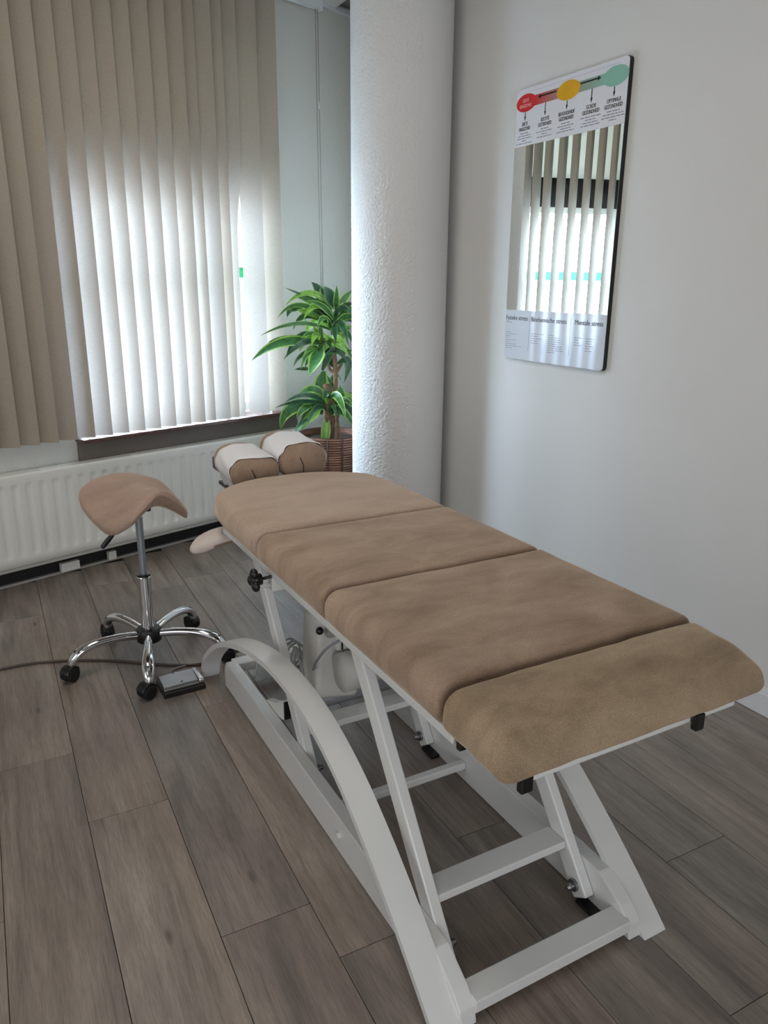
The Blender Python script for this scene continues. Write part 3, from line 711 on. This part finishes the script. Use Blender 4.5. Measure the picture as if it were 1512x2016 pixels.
bm = bmesh.new(); box(bm, 0.955 - XC, 0.961 - XC, 0.2185, 0.2195, 0.362, 0.405); obj('plug_slot', bm, 'black_plastic', act)
obj('motor_cylinder', tubebm([P(0.935, 1.985, 0.300), P(0.995, 1.985, 0.300), P(0.998, 1.985, 0.300), P(1.17, 1.985, 0.300), P(1.176, 1.985, 0.300)], [0.064, 0.064, 0.052, 0.052, 0.03], 24), 'motor_grey', act, smooth=True)
obj('actuator_tube', tubebm([P(0.94, 2.09, 0.40), P(0.985, 1.82, 0.56), P(1.02, 1.62, 0.665)], 0.024, 16), 'motor_grey', act, smooth=True)
for x, y, z in ((0.893, 2.052, 0.205), (0.897, 2.058, 0.425)):
    bm = bmesh.new(); sphere(bm, P(x, y, z), 0.013); obj('housing_screw', bm, 'black_plastic', act, smooth=True)
# cables looping round the actuator
obj('cable', tubebm(catmull([P(0.885, 2.09, 0.27), P(0.868, 2.03, 0.33), P(0.880, 1.97, 0.405), P(0.925, 1.95, 0.438), P(0.98, 1.98, 0.44), P(1.0, 2.05, 0.43)], 8), 0.0042, 8), 'tube_grey', tab, smooth=True)
for k, (dx, dz) in enumerate(((0, 0), (-0.015, 0.012), (0.012, -0.01))):
    obj('cable', tubebm(catmull([P(0.845 + dx, 2.22, 0.315 + dz), P(0.875 + dx, 2.225, 0.322 + dz), P(0.905 + dx, 2.22, 0.29 + dz), P(0.903 + dx, 2.215, 0.245 + dz), P(0.875 + dx, 2.21, 0.232 + dz), P(0.852 + dx, 2.205, 0.26 + dz), P(0.87 + dx, 2.20, 0.31 + dz), P(0.885 + dx, 2.16, 0.25 + dz), P(0.882 + dx, 2.10, 0.15 + dz)], 8), 0.0036, 8), 'cord_grey', tab, smooth=True)
obj('cable', tubebm(catmull([P(0.80, 2.45, 0.09), P(0.84, 2.46, 0.16), P(0.90, 2.40, 0.10), P(0.865, 2.30, 0.02), P(0.80, 2.28, 0.012)], 8), 0.004, 8), 'cord_grey', tab, smooth=True)
# bracket with the star knob at the left edge
br = obj('knob_bracket', tb(0.716, 0.772, 1.985, 2.020, 0.622, 0.667, 0.004), 'frame_white', tab)
obj('support_rod', tubebm([P(0.716, 2.0, 0.640), P(0.690, 2.0, 0.642), P(0.66, 2.0, 0.650)], 0.0085, 12), 'frame_white', tab, smooth=True)
bm = bmesh.new()
tube(bm, [P(0.655, 1.99, 0.668), P(0.685, 1.99, 0.668)], 0.017, 14)
for a in (100, 220, 340): sphere(bm, P(0.662, 1.99 + 0.021 * math.cos(R(a)), 0.668 + 0.021 * math.sin(R(a))), 0.0165, (0.75, 1, 1))
kn_ = obj('star_knob', bm, 'black_plastic', tab, smooth=True)
obj('knob_shaft', tubebm([P(0.685, 1.99, 0.668), P(0.76, 1.99, 0.672)], 0.005, 8), 'black_plastic', kn_, smooth=True)
# head rest: two padded rolls
def roll(cx_, cz_, y0, y1, rx, rz, mat):
    bm = bmesh.new(); n_ = 22; rings = []; seg = 28
    for i in range(n_ + 1):
        t = i / n_; e = 1.0
        if t < 0.12: e = math.sqrt(max(0, 1 - ((0.12 - t) / 0.12) ** 2)) * 0.16 + 0.84
        if t > 0.72: e = max(0.25, math.sqrt(max(0, 1 - ((t - 0.72) / 0.295) ** 2)))
        y = y0 + (y1 - y0) * t
        rg = []
        for k in range(seg):
            a = 2 * math.pi * k / seg; c_, s_ = math.cos(a), math.sin(a)
            rg.append(bm.verts.new(P(cx_ + rx * e * math.copysign(abs(c_) ** 0.8, c_), y + wrinkle(c_, s_, 0.002), cz_ + rz * e * math.copysign(abs(s_) ** 0.8, s_) + 0.018 * t)))
        rings.append(rg)
    for A, B in zip(rings, rings[1:]):
        for k in range(seg): bm.faces.new((A[k], A[(k + 1) % seg], B[(k + 1) % seg], B[k]))
    c0 = bm.verts.new(P(cx_, y0 - 0.010, cz_)); c1 = bm.verts.new(P(cx_, y1 + 0.006, cz_ + 0.018))
    for k in range(seg): bm.faces.new((c0, rings[0][(k + 1) % seg], rings[0][k])); bm.faces.new((c1, rings[-1][k], rings[-1][(k + 1) % seg]))
    return obj('headrest_roll', bm, mat, tab, smooth=True)
RO = ((0.956, 0.778, 2.765, 3.10, 0.098, 0.068), (1.158, 0.806, 2.765, 3.10, 0.100, 0.074))
for r_ in RO:
    o = roll(*r_, 'suede')
    bm = bmesh.new(); x, z, y = r_[0] - 0.015, r_[1] - 0.005, r_[2] - 0.0085
    tube(bm, [P(x - 0.012, y - 0.001, z + 0.03), P(x, y - 0.003, z), P(x + 0.002, y - 0.003, z - 0.04)], 0.0016, 6); obj('seam', bm, 'black_plastic', o)
obj('headrest_plate', tb(0.875, 1.24, 2.80, 3.03, 0.690, 0.706, 0.004), 'black_plastic', tab)
obj('headrest_bar', tb(1.035, 1.085, 2.40, 2.82, 0.662, 0.689, 0.004), 'frame_white', tab)
bm = bbox(0.868 - XC, 0.892 - XC, 2.95 - 1.8, 3.085 - 1.8, 0.745, 0.80, 0.008); obj('headrest_clip', bm, 'black_plastic', tab)
# paper covers lying on the rolls
def paper(nm, r_, ya, yb, a0, a1, label, hang=0.0, peak=0.0):
    cx_, cz_, y0, y1, rx, rz = r_
    bm = bmesh.new(); na, ny = 26, 14; g_ = []
    for i in range(na + 1):
        a = R(a0 + (a1 - a0) * i / na); c_, s_ = math.cos(a), math.sin(a); row = []
        for j in range(ny + 1):
            t = j / ny; yst = ya + peak * (0.5 + 0.5 * math.cos(min(math.pi, abs(a - R(82)) * 2.4))) * -1 + 0.006 * math.sin(7 * a)
            y = yst + (yb - yst) * t + 0.005 * math.sin(i * 0.9) * (t - 0.5); tt = (y - y0) / (y1 - y0)
            e = 1.0
            if tt < 0.12: e = math.sqrt(max(0, 1 - ((0.12 - tt) / 0.12) ** 2)) * 0.16 + 0.84
            if tt > 0.72: e = max(0.3, math.sqrt(max(0, 1 - ((tt - 0.72) / 0.295) ** 2)))
            q = 0.0035 + 0.0018 * math.sin(a * 9 + t * 5)
            row.append(bm.verts.new((cx_ + (rx * e + q) * math.copysign(abs(c_) ** 0.8, c_), y, cz_ + (rz * e + q) * math.copysign(abs(s_) ** 0.8, s_) + 0.018 * tt)))
        g_.append(row)
    if hang:
        for k in range(1, 6):
            row = []
            for j in range(ny + 1):
                v = g_[na][j].co; row.append(bm.verts.new((v.x + 0.012 * k * (0.4 + 0.6 * math.sin(j)) * 0.3 + 0.006 * k, v.y + 0.003 * k, v.z - hang * k / 5 * (1 - 0.35 * j / ny))))
            g_.append(row)
    for A, B in zip(g_, g_[1:]):
        for j in range(ny): bm.faces.new((A[j], A[j + 1], B[j + 1], B[j]))
    o = obj(nm, bm, 'paper', smooth=True); md = o.modifiers.new('thickness', 'SOLIDIFY'); md.thickness = 0.0012; md.offset = 1
    tag(o, label, 'paper', 'paper covers on the head rest')
    return o
paper('paper_cover', RO[0], 2.800, 2.985, 8, 185, 'white paper sheet over the left head roll, one side hanging down', 0.11, 0.030)
paper('paper_cover', RO[1], 2.790, 2.985, -4, 178, 'white paper sheet wrapped round the right head roll beside the plant', 0.0, 0.0)
# arm support hanging below the head end
def pad(x, y, z):
    u = x / 0.115; k = 1 - 0.55 * max(0, -u) ** 2.2 - 0.25 * max(0, u) ** 2
    return (x, y * k, z * (0.75 + 0.25 * k) - 0.020 * u * u + 0.010 * u)
bm = deform(rbox(0.115, 0.055, 0.024, (0.05, 0.035, 0.022), 8, 5, 2), pad)
Mx = Matrix.Translation(P(0.738, 2.555, 0.622)) @ Matrix.Rotation(R(6), 4, 'Z')
bmesh.ops.transform(bm, matrix=Mx, verts=bm.verts[:]); ap = obj('arm_support', bm, 'suede', tab, smooth=True)
bm = deform(rbox(0.118, 0.057, 0.0255, (0.05, 0.036, 0.023), 8, 5, 2), pad)
dl = [v for v in bm.verts if (v.co.z + 0.020 * (v.co.x / 0.115) ** 2 - 0.010 * v.co.x / 0.115) < -0.004 + max(0, (-0.03 - v.co.x)) * -0.5]
bmesh.ops.delete(bm, geom=dl, context='VERTS'); bmesh.ops.transform(bm, matrix=Mx, verts=bm.verts[:])
obj('arm_support_cover', bm, 'pad_cloth', ap, smooth=True, label='whitish cloth on top of the arm pad')
obj('arm_support_bracket', tubebm([P(0.80, 2.55, 0.606), P(0.80, 2.55, 0.64), P(0.79, 2.452, 0.67)], 0.010, 10), 'frame_white', tab, smooth=True)

# ------------------------------------------------------------------ saddle stool
SX, SY = 0.527, 2.953
st = thing('saddle_stool', 'brown saddle stool on a chrome five-star base with black casters', 'stool', (SX, SY, 0))
def S(x, y, z): return Vector((x - SX, y - SY, z))
o = obj('seat_rod', tubebm([S(SX, SY, 0.36), S(SX, SY, 0.645)], 0.0145, 18), 'rod_grey', st); auto(o)
o = obj('gas_cylinder', tubebm([S(SX, SY, 0.13), S(SX, SY, 0.366), S(SX, SY, 0.37)], [0.027, 0.027, 0.025], 32), 'chrome', st); auto(o, 15)
o = obj('collar', tubebm([S(SX, SY, 0.371), S(SX, SY, 0.379)], 0.027, 20), 'black_plastic', st); auto(o)
bm = bmesh.new(); lathe(bm, [(0.034, 0.083), (0.049, 0.091), (0.053, 0.11), (0.053, 0.130), (0.046, 0.143), (0.0285, 0.146)], 28); auto(obj('hub', bm, 'black_plastic', st))
for k in range(5):
    a = R(185 + 72 * k); d_ = Vector((math.cos(a), math.sin(a), 0)); sd = Vector((-d_.y, d_.x, 0))
    pts = catmull([d_ * 0.035 + Vector((0, 0, 0.118)), d_ * 0.11 + Vector((0, 0, 0.128)), d_ * 0.20 + Vector((0, 0, 0.128)), d_ * 0.265 + Vector((0, 0, 0.112)), d_ * 0.300 + Vector((0, 0, 0.082)), d_ * 0.307 + Vector((0, 0, 0.056))], 6)
    n_ = len(pts); rr_ = [0.0175 - 0.002 * abs(i / n_ - 0.5) for i in range(n_)]
    rw = [0.0165 + 0.008 * math.exp(-((i / n_ - 0.62) / 0.22) ** 2) for i in range(n_)]
    lg = obj('leg', tubebm(pts, rr_, 16, rx=rw, upv=(0, 0, 1)), 'chrome', st, smooth=True)
    pm = pts[int(n_ * 0.66)]; tg = (pts[int(n_ * 0.66) + 1] - pm).normalized(); nn_ = sd.cross(tg); nn_ = nn_ if nn_.z > 0 else -nn_
    obj('leg_hole', tubebm([pm + nn_ * 0.0150, pm + nn_ * 0.0174], 0.0055, 12), 'black_plastic', lg)
    ca = d_ * 0.308
    sw = R(185 + 72 * k + (35, -50, 20, 70, -20)[k]); wd = Vector((math.cos(sw), math.sin(sw), 0)); ax = Vector((-wd.y, wd.x, 0))
    bm = bmesh.new(); tube(bm, [ca + Vector((0, 0, 0.032)), ca + Vector((0, 0, 0.058))], 0.012, 12)
    wc = ca + wd * 0.012 + Vector((0, 0, 0.0296))
    # hood over the twin wheels
    tube(bm, [wc - ax * 0.006, wc + ax * 0.006], 0.029, 20)
    hood = []
    for q in range(9):
        b_ = R(20 + 140 * q / 8); hood.append(wc + wd * (-0.034 * math.cos(b_)) + Vector((0, 0, 0.034 * math.sin(b_))))
    tube(bm, hood, 0.003, 8, rx=0.022)
    cs = obj('caster', bm, 'black_plastic', st); auto(cs)
    for sg in (-1, 1):
        obj('wheel', tubebm([wc + ax * sg * 0.0075, wc + ax * sg * 0.009, wc + ax * sg * 0.023, wc + ax * sg * 0.026], [0.025, 0.0290, 0.0290, 0.023], 22), 'rubber', cs, smooth=False)
# saddle seat
fdir = Vector((0.30, -0.95, 0)).normalized(); ldir = Vector((-fdir.y, fdir.x, 0))
bm = bmesh.new(); NU, NV = 26, 32; rings = []
def hwid(u): return (0.182 - 0.012 * max(0, u + 0.15) ** 1.3) * max(0.0, 1 - max(0, (-u - 0.15) / 0.86) ** 3.2) ** 0.5 * max(0.66 if u > 0 else 0.0, max(0.0, 1 - max(0, (u - 0.30) / 0.72) ** 2.4) ** 0.5)
def sadz(u, b):
    base = 0.742 + 0.022 * max(0, -u) ** 1.6 + 0.026 * max(0, u) ** 1.5
    k = (0.028 + 0.092 * min(1, max(0, (u + 0.55) / 1.2))); hw = max(0.012, hwid(u)); q = min(1.0, abs(b) / hw) * min(1.0, hw / 0.17) ** (0.40 if u > 0 else 1.2)
    return base - k * ((q * q + 0.45) ** 0.5 - 0.6708) / 0.5334
for i in range(NU + 1):
    u = -math.cos(math.pi * i / NU) * 0.999; hw = max(0.012, hwid(u)); rg = []
    th0 = 0.054 * max(0.10, (1 - abs(u) ** 8)) ** 0.5
    for k in range(NV):
        a = 2 * math.pi * k / NV; v = math.cos(a); s_ = math.sin(a)
        b_ = hw * v; zt = sadz(u, b_); th = th0 * abs(s_) ** 0.5
        z = zt + (0.020 * (th0 / 0.052) * abs(s_) ** 0.55 if s_ >= 0 else -th) - 0.014
        rg.append(bm.verts.new(fdir * (u * 0.192 + 0.010 - 0.02 * max(0, u) * abs(v) ** 2) + ldir * (b_ - 0.012) + Vector((0, 0, z))))
    rings.append(rg)
for A, B in zip(rings, rings[1:]):
    for k in range(NV): bm.faces.new((A[k], A[(k + 1) % NV], B[(k + 1) % NV], B[k]))
bm.faces.new(rings[0]); bm.faces.new(rings[-1][::-1])
obj('seat', bm, 'saddle_cover', st, smooth=True)
obj('seat_plate', bbox(-0.045, 0.045, -0.03, 0.06, 0.640, 0.660, 0.006), 'black_plastic', st)
lv = tubebm(catmull([S(0.50, 2.93, 0.615), S(0.44, 2.92, 0.585), S(0.405, 2.915, 0.555), S(0.375, 2.91, 0.525)], 6), [0.006] * 8 + [0.007, 0.008, 0.009, 0.010, 0.0105, 0.011, 0.011, 0.0105, 0.010, 0.009, 0.006], 12, rx=[0.006] * 8 + [0.005] * 11)
obj('height_lever', lv, 'black_plastic', st, smooth=True)

# ------------------------------------------------------------------ foot switch and mains cord
fs = thing('foot_switch', 'steel foot pedal on a black base between stool and table', 'foot switch', (0.578, 2.668, 0), R(2))
obj('base', bbox(-0.080, 0.080, -0.060, 0.060, 0.0006, 0.024, 0.005), 'black_plastic', fs)
bm = bmesh.new(); prof = [(-0.055, 0.0245), (-0.056, 0.032), (-0.05, 0.042), (0.03, 0.052), (0.05, 0.047), (0.056, 0.036), (0.055, 0.0245)]
A = [bm.verts.new((-0.077, y, z)) for y, z in prof]; B = [bm.verts.new((0.055, y, z)) for y, z in prof]
bm.faces.new(A); bm.faces.new(B[::-1])
for k in range(len(A)): bm.faces.new((A[k], A[(k + 1) % len(A)], B[(k + 1) % len(A)], B[k]))
bevel(bm, 0.002); obj('pedal_plate', bm, 'brushed_steel', fs)
obj('side_plate', bbox(0.0555, 0.078, -0.054, 0.054, 0.0245, 0.044, 0.005), 'steel', fs)
for x, y, z in ((-0.02, 0.03, 0.0525), (-0.005, -0.035, 0.0445)): obj('screw_hole', tubebm([(x, y, z - 0.004), (x, y, z)], 0.0045, 12), 'black_plastic', fs)
cd = obj('pedal_cord', tubebm(catmull([(-0.02, 0.061, 0.015), (-0.03, 0.10, 0.008), (0.02, 0.145, 0.006), (0.08, 0.15, 0.006), (0.128, 0.12, 0.02)], 8), 0.004, 8), 'cord_grey', fs, smooth=True)
cord = obj('power_cord', tubebm(catmull([(-1.7, 3.02, 0.0055), (-0.6, 3.10, 0.0055), (-0.027, 3.137, 0.0055), (0.159, 3.111, 0.0055), (0.343, 3.028, 0.0055), (0.50, 2.915, 0.0055), (0.60, 2.845, 0.0055), (0.70, 2.80, 0.0055), (0.78, 2.82, 0.0055), (0.90, 2.87, 0.0055)], 10), 0.0052, 8), 'cord_brown', smooth=True)
tag(cord, 'brown mains cord running across the floor behind the stool', 'cord')

# ------------------------------------------------------------------ potted dracaena in a rattan planter
PX, PY = 1.95, 4.25
pot = thing('rattan_planter', 'round brown rattan planter standing between radiator and column', 'planter', (PX, PY, 0))
bm = bmesh.new(); prof = [(0.135, 0.0006)]; nr = 40
for i in range(nr):
    z = 0.004 + 0.600 * i / nr; r_ = 0.150 + 0.050 * (z / 0.6) ** 0.8
    prof += [(r_ - 0.005, z + 0.001), (r_ + 0.003, z + 0.0045), (r_ + 0.003, z + 0.0105), (r_ - 0.005, z + 0.0142)]
prof += [(0.200, 0.606), (0.190, 0.606), (0.188, 0.55)]
lathe(bm, prof, 48, cap=False); bm.faces.new([v for v in bm.verts[:48]][::-1])
bm.faces.ensure_lookup_table()
for f in bm.faces:
    if len(f.verts) == 4:
        rr_ = min(math.hypot(v.co.x, v.co.y) for v in f.verts); zc_ = sum(v.co.z for v in f.verts) / 4; r_ = 0.150 + 0.050 * (max(0, zc_) / 0.6) ** 0.8
        if rr_ < r_ - 0.0035: f.material_index = 1 if abs(f.verts[0].co.z - f.verts[2].co.z) < 0.003 else 0
auto(obj('basket_body', bm, ['rattan', 'rattan_dark'], pot), 50)
for k in range(14):
    a = 2 * math.pi * (k + 0.35) / 14; d_ = Vector((math.cos(a), math.sin(a), 0))
    obj('basket_stake', tubebm([d_ * (0.1565 + 0.050 * (z / 0.6) ** 0.8) + Vector((0, 0, z)) for z in (0.004, 0.15, 0.3, 0.45, 0.60)], 0.005, 8), 'rattan_dark', pot, smooth=True)
bm = bmesh.new(); bmesh.ops.create_circle(bm, cap_ends=True, radius=0.189, segments=40); 
for v in bm.verts: v.co.z = 0.566
obj('soil', bm, 'soil', pot)
pl = thing('dracaena', 'green dracaena with yellow-striped leaves behind the column', 'plant', (PX, PY, 0.566))
def Q(p): return Vector((p[0] - PX, p[1] - PY, p[2] - 0.566))
for pts, r_ in (([(1.955, 4.245, 0.567), (1.975, 4.24, 0.78), (1.985, 4.238, 0.95), (1.975, 4.238, 1.12), (1.972, 4.237, 1.25)], 0.0145),
                ([(1.925, 4.262, 0.567), (1.93, 4.258, 0.70), (1.938, 4.255, 0.80), (1.932, 4.257, 0.905)], 0.024),
                ([(1.985, 4.23, 0.98), (1.955, 4.25, 0.99), (1.925, 4.262, 1.08), (1.909, 4.268, 1.19)], 0.010),
                ([(1.975, 4.24, 0.95), (2.02, 4.225, 1.03), (2.035, 4.22, 1.10)], 0.009),
                ([(1.97, 4.20, 0.567), (1.975, 4.2, 0.66), (1.96, 4.205, 0.80)], 0.011)):
    obj('cane', tubebm(catmull([Q(p) for p in pts], 6), r_, 12), 'cane', pl, smooth=True)
LEAVES = [
 ((1.969,4.221,1.348), (1.81,4.196,1.437), (1.643,4.172,1.37), 0.036, 2),
 ((1.969,4.237,1.245), (1.776,4.238,1.369), (1.615,4.224,1.3), 0.031, 0),
 ((1.965,4.229,1.222), (1.737,4.211,1.269), (1.495,4.184,1.207), 0.024, 0),
 ((1.911,4.257,1.278), (1.794,4.248,1.308), (1.717,4.243,1.232), 0.031, 1),
 ((1.923,4.258,1.361), (1.893,4.256,1.439), (1.844,4.253,1.499), 0.063, 1),
 ((1.965,4.213,1.362), (1.914,4.168,1.427), (1.881,4.16,1.476), 0.063, 1),
 ((1.977,4.205,1.339), (1.95,4.142,1.409), (1.945,4.123,1.483), 0.031, 0),
 ((1.989,4.243,1.338), (2.052,4.24,1.407), (2.095,4.228,1.453), 0.041, 0),
 ((1.986,4.214,1.316), (2.02,4.153,1.368), (2.049,4.127,1.377), 0.031, 1),
 ((1.969,4.221,1.362), (1.758,4.191,1.429), (1.644,4.17,1.468), 0.013, 1),
 ((1.966,4.262,1.323), (1.831,4.306,1.406), (1.752,4.311,1.413), 0.041, 0),
 ((1.901,4.251,1.329), (1.89,4.234,1.394), (1.887,4.229,1.471), 0.023, 2),
 ((1.79,4.259,1.344), (1.726,4.276,1.348), (1.699,4.281,1.301), 0.036, 1),
 ((1.877,4.25,1.297), (1.787,4.229,1.331), (1.733,4.221,1.346), 0.029, 2),
 ((1.998,4.229,1.287), (2.046,4.208,1.296), (2.081,4.193,1.269), 0.038, 1),
 ((1.966,4.218,1.288), (1.881,4.189,1.363), (1.772,4.167,1.396), 0.038, 0),
 ((1.976,4.239,1.25), (1.901,4.259,1.287), (1.77,4.251,1.308), 0.024, 0),
 ((1.964,4.257,1.324), (1.967,4.285,1.369), (1.975,4.29,1.424), 0.034, 1),
 ((1.897,4.254,1.147), (1.651,4.228,1.161), (1.448,4.209,1.071), 0.072, 0),
 ((1.89,4.263,1.142), (1.706,4.263,1.187), (1.563,4.256,1.162), 0.023, 1),
 ((1.895,4.26,1.175), (1.817,4.261,1.182), (1.76,4.259,1.105), 0.048, 2),
 ((1.877,4.233,1.164), (1.736,4.168,1.158), (1.614,4.144,1.074), 0.031, 1),
 ((1.902,4.264,1.175), (1.881,4.276,1.212), (1.86,4.279,1.248), 0.031, 2),
 ((1.903,4.258,1.128), (1.897,4.253,1.213), (1.888,4.251,1.292), 0.028, 0),
 ((1.897,4.245,1.129), (1.844,4.21,1.059), (1.793,4.199,0.97), 0.082, 0),
 ((1.962,4.213,1.139), (1.904,4.166,1.181), (1.869,4.155,1.219), 0.031, 2),
 ((1.996,4.241,1.112), (2.035,4.253,1.2), (2.092,4.236,1.252), 0.046, 2),
 ((1.904,4.254,0.99), (1.937,4.229,1.077), (1.975,4.206,1.134), 0.038, 1),
 ((1.884,4.262,1.114), (1.781,4.266,1.085), (1.722,4.266,1.016), 0.024, 1),
 ((1.836,4.268,0.999), (1.794,4.291,1.001), (1.741,4.295,0.998), 0.02, 1),
 ((2.006,4.229,1.096), (2.05,4.22,1.102), (2.091,4.204,1.1), 0.024, 0),
 ((1.981,4.251,1.211), (2.035,4.263,1.252), (2.092,4.247,1.223), 0.022, 1),
 ((1.884,4.248,1.204), (1.81,4.22,1.208), (1.755,4.21,1.182), 0.029, 0),
 ((1.921,4.269,0.983), (1.901,4.286,0.9), (1.863,4.29,0.808), 0.07, 0),
 ((1.991,4.222,1.028), (2.04,4.177,1.039), (2.014,4.182,0.917), 0.046, 1),
 ((1.934,4.274,0.963), (1.979,4.291,0.905), (2.019,4.284,0.873), 0.022, 0),
 ((1.983,4.248,1.117), (1.972,4.284,1.047), (2.002,4.28,0.993), 0.034, 1),
 ((1.882,4.236,1.102), (1.8,4.178,1.123), (1.741,4.159,1.081), 0.026, 0),
 ((1.919,4.238,0.79), (1.771,4.184,0.859), (1.62,4.161,0.826), 0.029, 1),
 ((1.921,4.242,0.79), (1.73,4.194,0.819), (1.564,4.171,0.799), 0.025, 1),
 ((1.914,4.277,0.796), (1.799,4.306,0.789), (1.708,4.312,0.747), 0.039, 2),
 ((1.891,4.253,0.779), (1.685,4.223,0.777), (1.611,4.215,0.653), 0.065, 0),
 ((1.901,4.262,0.772), (1.823,4.259,0.725), (1.76,4.257,0.636), 0.068, 2),
 ((1.83,4.244,0.785), (1.751,4.208,0.769), (1.706,4.196,0.717), 0.038, 0),
 ((1.82,4.254,0.704), (1.744,4.238,0.67), (1.704,4.233,0.613), 0.03, 1),
 ((1.926,4.248,0.713), (1.906,4.228,0.599), (1.895,4.223,0.469), 0.052, 2),
 ((1.936,4.242,0.773), (1.904,4.222,0.836), (1.88,4.213,0.883), 0.025, 2),
 ((1.972,4.238,0.755), (1.975,4.231,0.825), (1.98,4.228,0.889), 0.034, 2),
 ((2.006,4.222,0.765), (2.007,4.217,0.841), (2.002,4.217,0.899), 0.055, 0),
 ((2.022,4.232,0.779), (2.066,4.246,0.817), (2.109,4.236,0.843), 0.05, 1),
 ((2.018,4.222,0.748), (2.06,4.21,0.779), (2.099,4.194,0.657), 0.063, 1),
 ((1.973,4.256,0.66), (2.008,4.277,0.719), (2.047,4.27,0.756), 0.022, 1),
 ((1.938,4.268,0.709), (1.897,4.295,0.73), (1.861,4.301,0.683), 0.032, 1),
 ((1.908,4.277,0.812), (1.92,4.314,0.855), (1.944,4.325,0.917), 0.036, 0),
 ((1.93,4.262,0.754), (1.904,4.268,0.787), (1.852,4.267,0.817), 0.026, 0),
 ((1.939,4.231,0.736), (1.956,4.166,0.766), (1.958,4.149,0.705), 0.031, 1)]

rr2 = random.Random(11)
for c_, n_l, ln, up in (((1.965, 4.235, 1.26), 20, 0.25, 0.55), ((1.905, 4.265, 1.14), 15, 0.22, 0.4), ((1.945, 4.25, 0.78), 18, 0.22, 0.5)):
    for i in range(n_l):
        a = 2 * math.pi * (i * 0.382 + 0.07 * rr2.random()); L_ = ln * rr2.uniform(0.75, 1.1); e = up + rr2.uniform(-0.35, 0.45)
        d_ = Vector((math.cos(a), math.sin(a), 0))
        if d_.y > 0.2 and d_.x < 0.6: L_ *= 0.75
        b0 = Vector(c_) + Vector((0, 0, rr2.uniform(-0.07, 0.05))); m0 = b0 + d_ * L_ * 0.5 + Vector((0, 0, L_ * 0.5 * e)); t0 = b0 + d_ * L_ * 0.95 + Vector((0, 0, L_ * (e - 0.62)))
        # keep clear of the column
        for q in (m0, t0):
            v = Vector((q.x - 2.137, q.y - 3.74, 0))
            if v.length < 0.30: v.normalize(); q.x = 2.137 + v.x * 0.30; q.y = 3.74 + v.y * 0.30
            lim = 4.086 + 0.3051 * (q.x - 0.02) - (0.17 if q.x < 1.85 else 0.03)
            if q.y > lim: q.y = lim
        LEAVES.append((tuple(b0), tuple(m0), tuple(t0), 0.034 + 0.012 * rr2.random(), rr2.choice((0, 0, 1, 1, 2))))
toc = Vector((-math.sin(math.atan2(PX, PY)), -math.cos(math.atan2(PX, PY)), 0))
for (b_, m_, t_, wd, sh) in LEAVES:
    b_, m_, t_ = Q(b_), Q(m_), Q(t_)
    # curve through the three points
    def cv(t): return b_ * ((1 - t) * (1 - 2 * t)) + m_ * (4 * t * (1 - t)) + t_ * (t * (2 * t - 1))
    n_ = 12; rows_ = []; tw = random.uniform(-0.35, 0.35); bm = bmesh.new()
    for i in range(n_ + 1):
        t = i / n_; p = cv(t); tg = (cv(min(1, t + 0.02)) - cv(max(0, t - 0.02))).normalized()
        vw = (toc + Vector((0, 0, 0.55))).normalized()
        sd = tg.cross(vw).normalized(); nm_ = sd.cross(tg).normalized()
        sd = (sd * math.cos(tw) + nm_ * math.sin(tw)).normalized(); nm_ = sd.cross(tg).normalized()
        hw = 0.60 * wd * (min(1, 0.30 + 2.2 * t) if t < 0.32 else max(0.02, (1 - ((t - 0.42) / 0.58) ** 1.7) if t > 0.42 else 1.0))
        cup = 0.20 * hw
        rows_.append([bm.verts.new(p + sd * (hw * q) + nm_ * (cup * (abs(q) ** 1.5) + 0.0015 * (1 - abs(q)))) for q in (-1, -0.72, -0.36, 0, 0.36, 0.72, 1)])
    for A, B in zip(rows_, rows_[1:]):
        for k in range(6):
            f = bm.faces.new((A[k], A[k + 1], B[k + 1], B[k])); f.material_index = 1 if k in (0, 5) else 0
            if sh == 2 and k in (2,): f.material_index = 1
    mats = [('leaf_green', 'leaf_edge'), ('leaf_dark', 'leaf_edge_dark'), ('leaf_bright', 'leaf_edge')][sh]
    obj('leaf', bm, mats, pl, smooth=True)
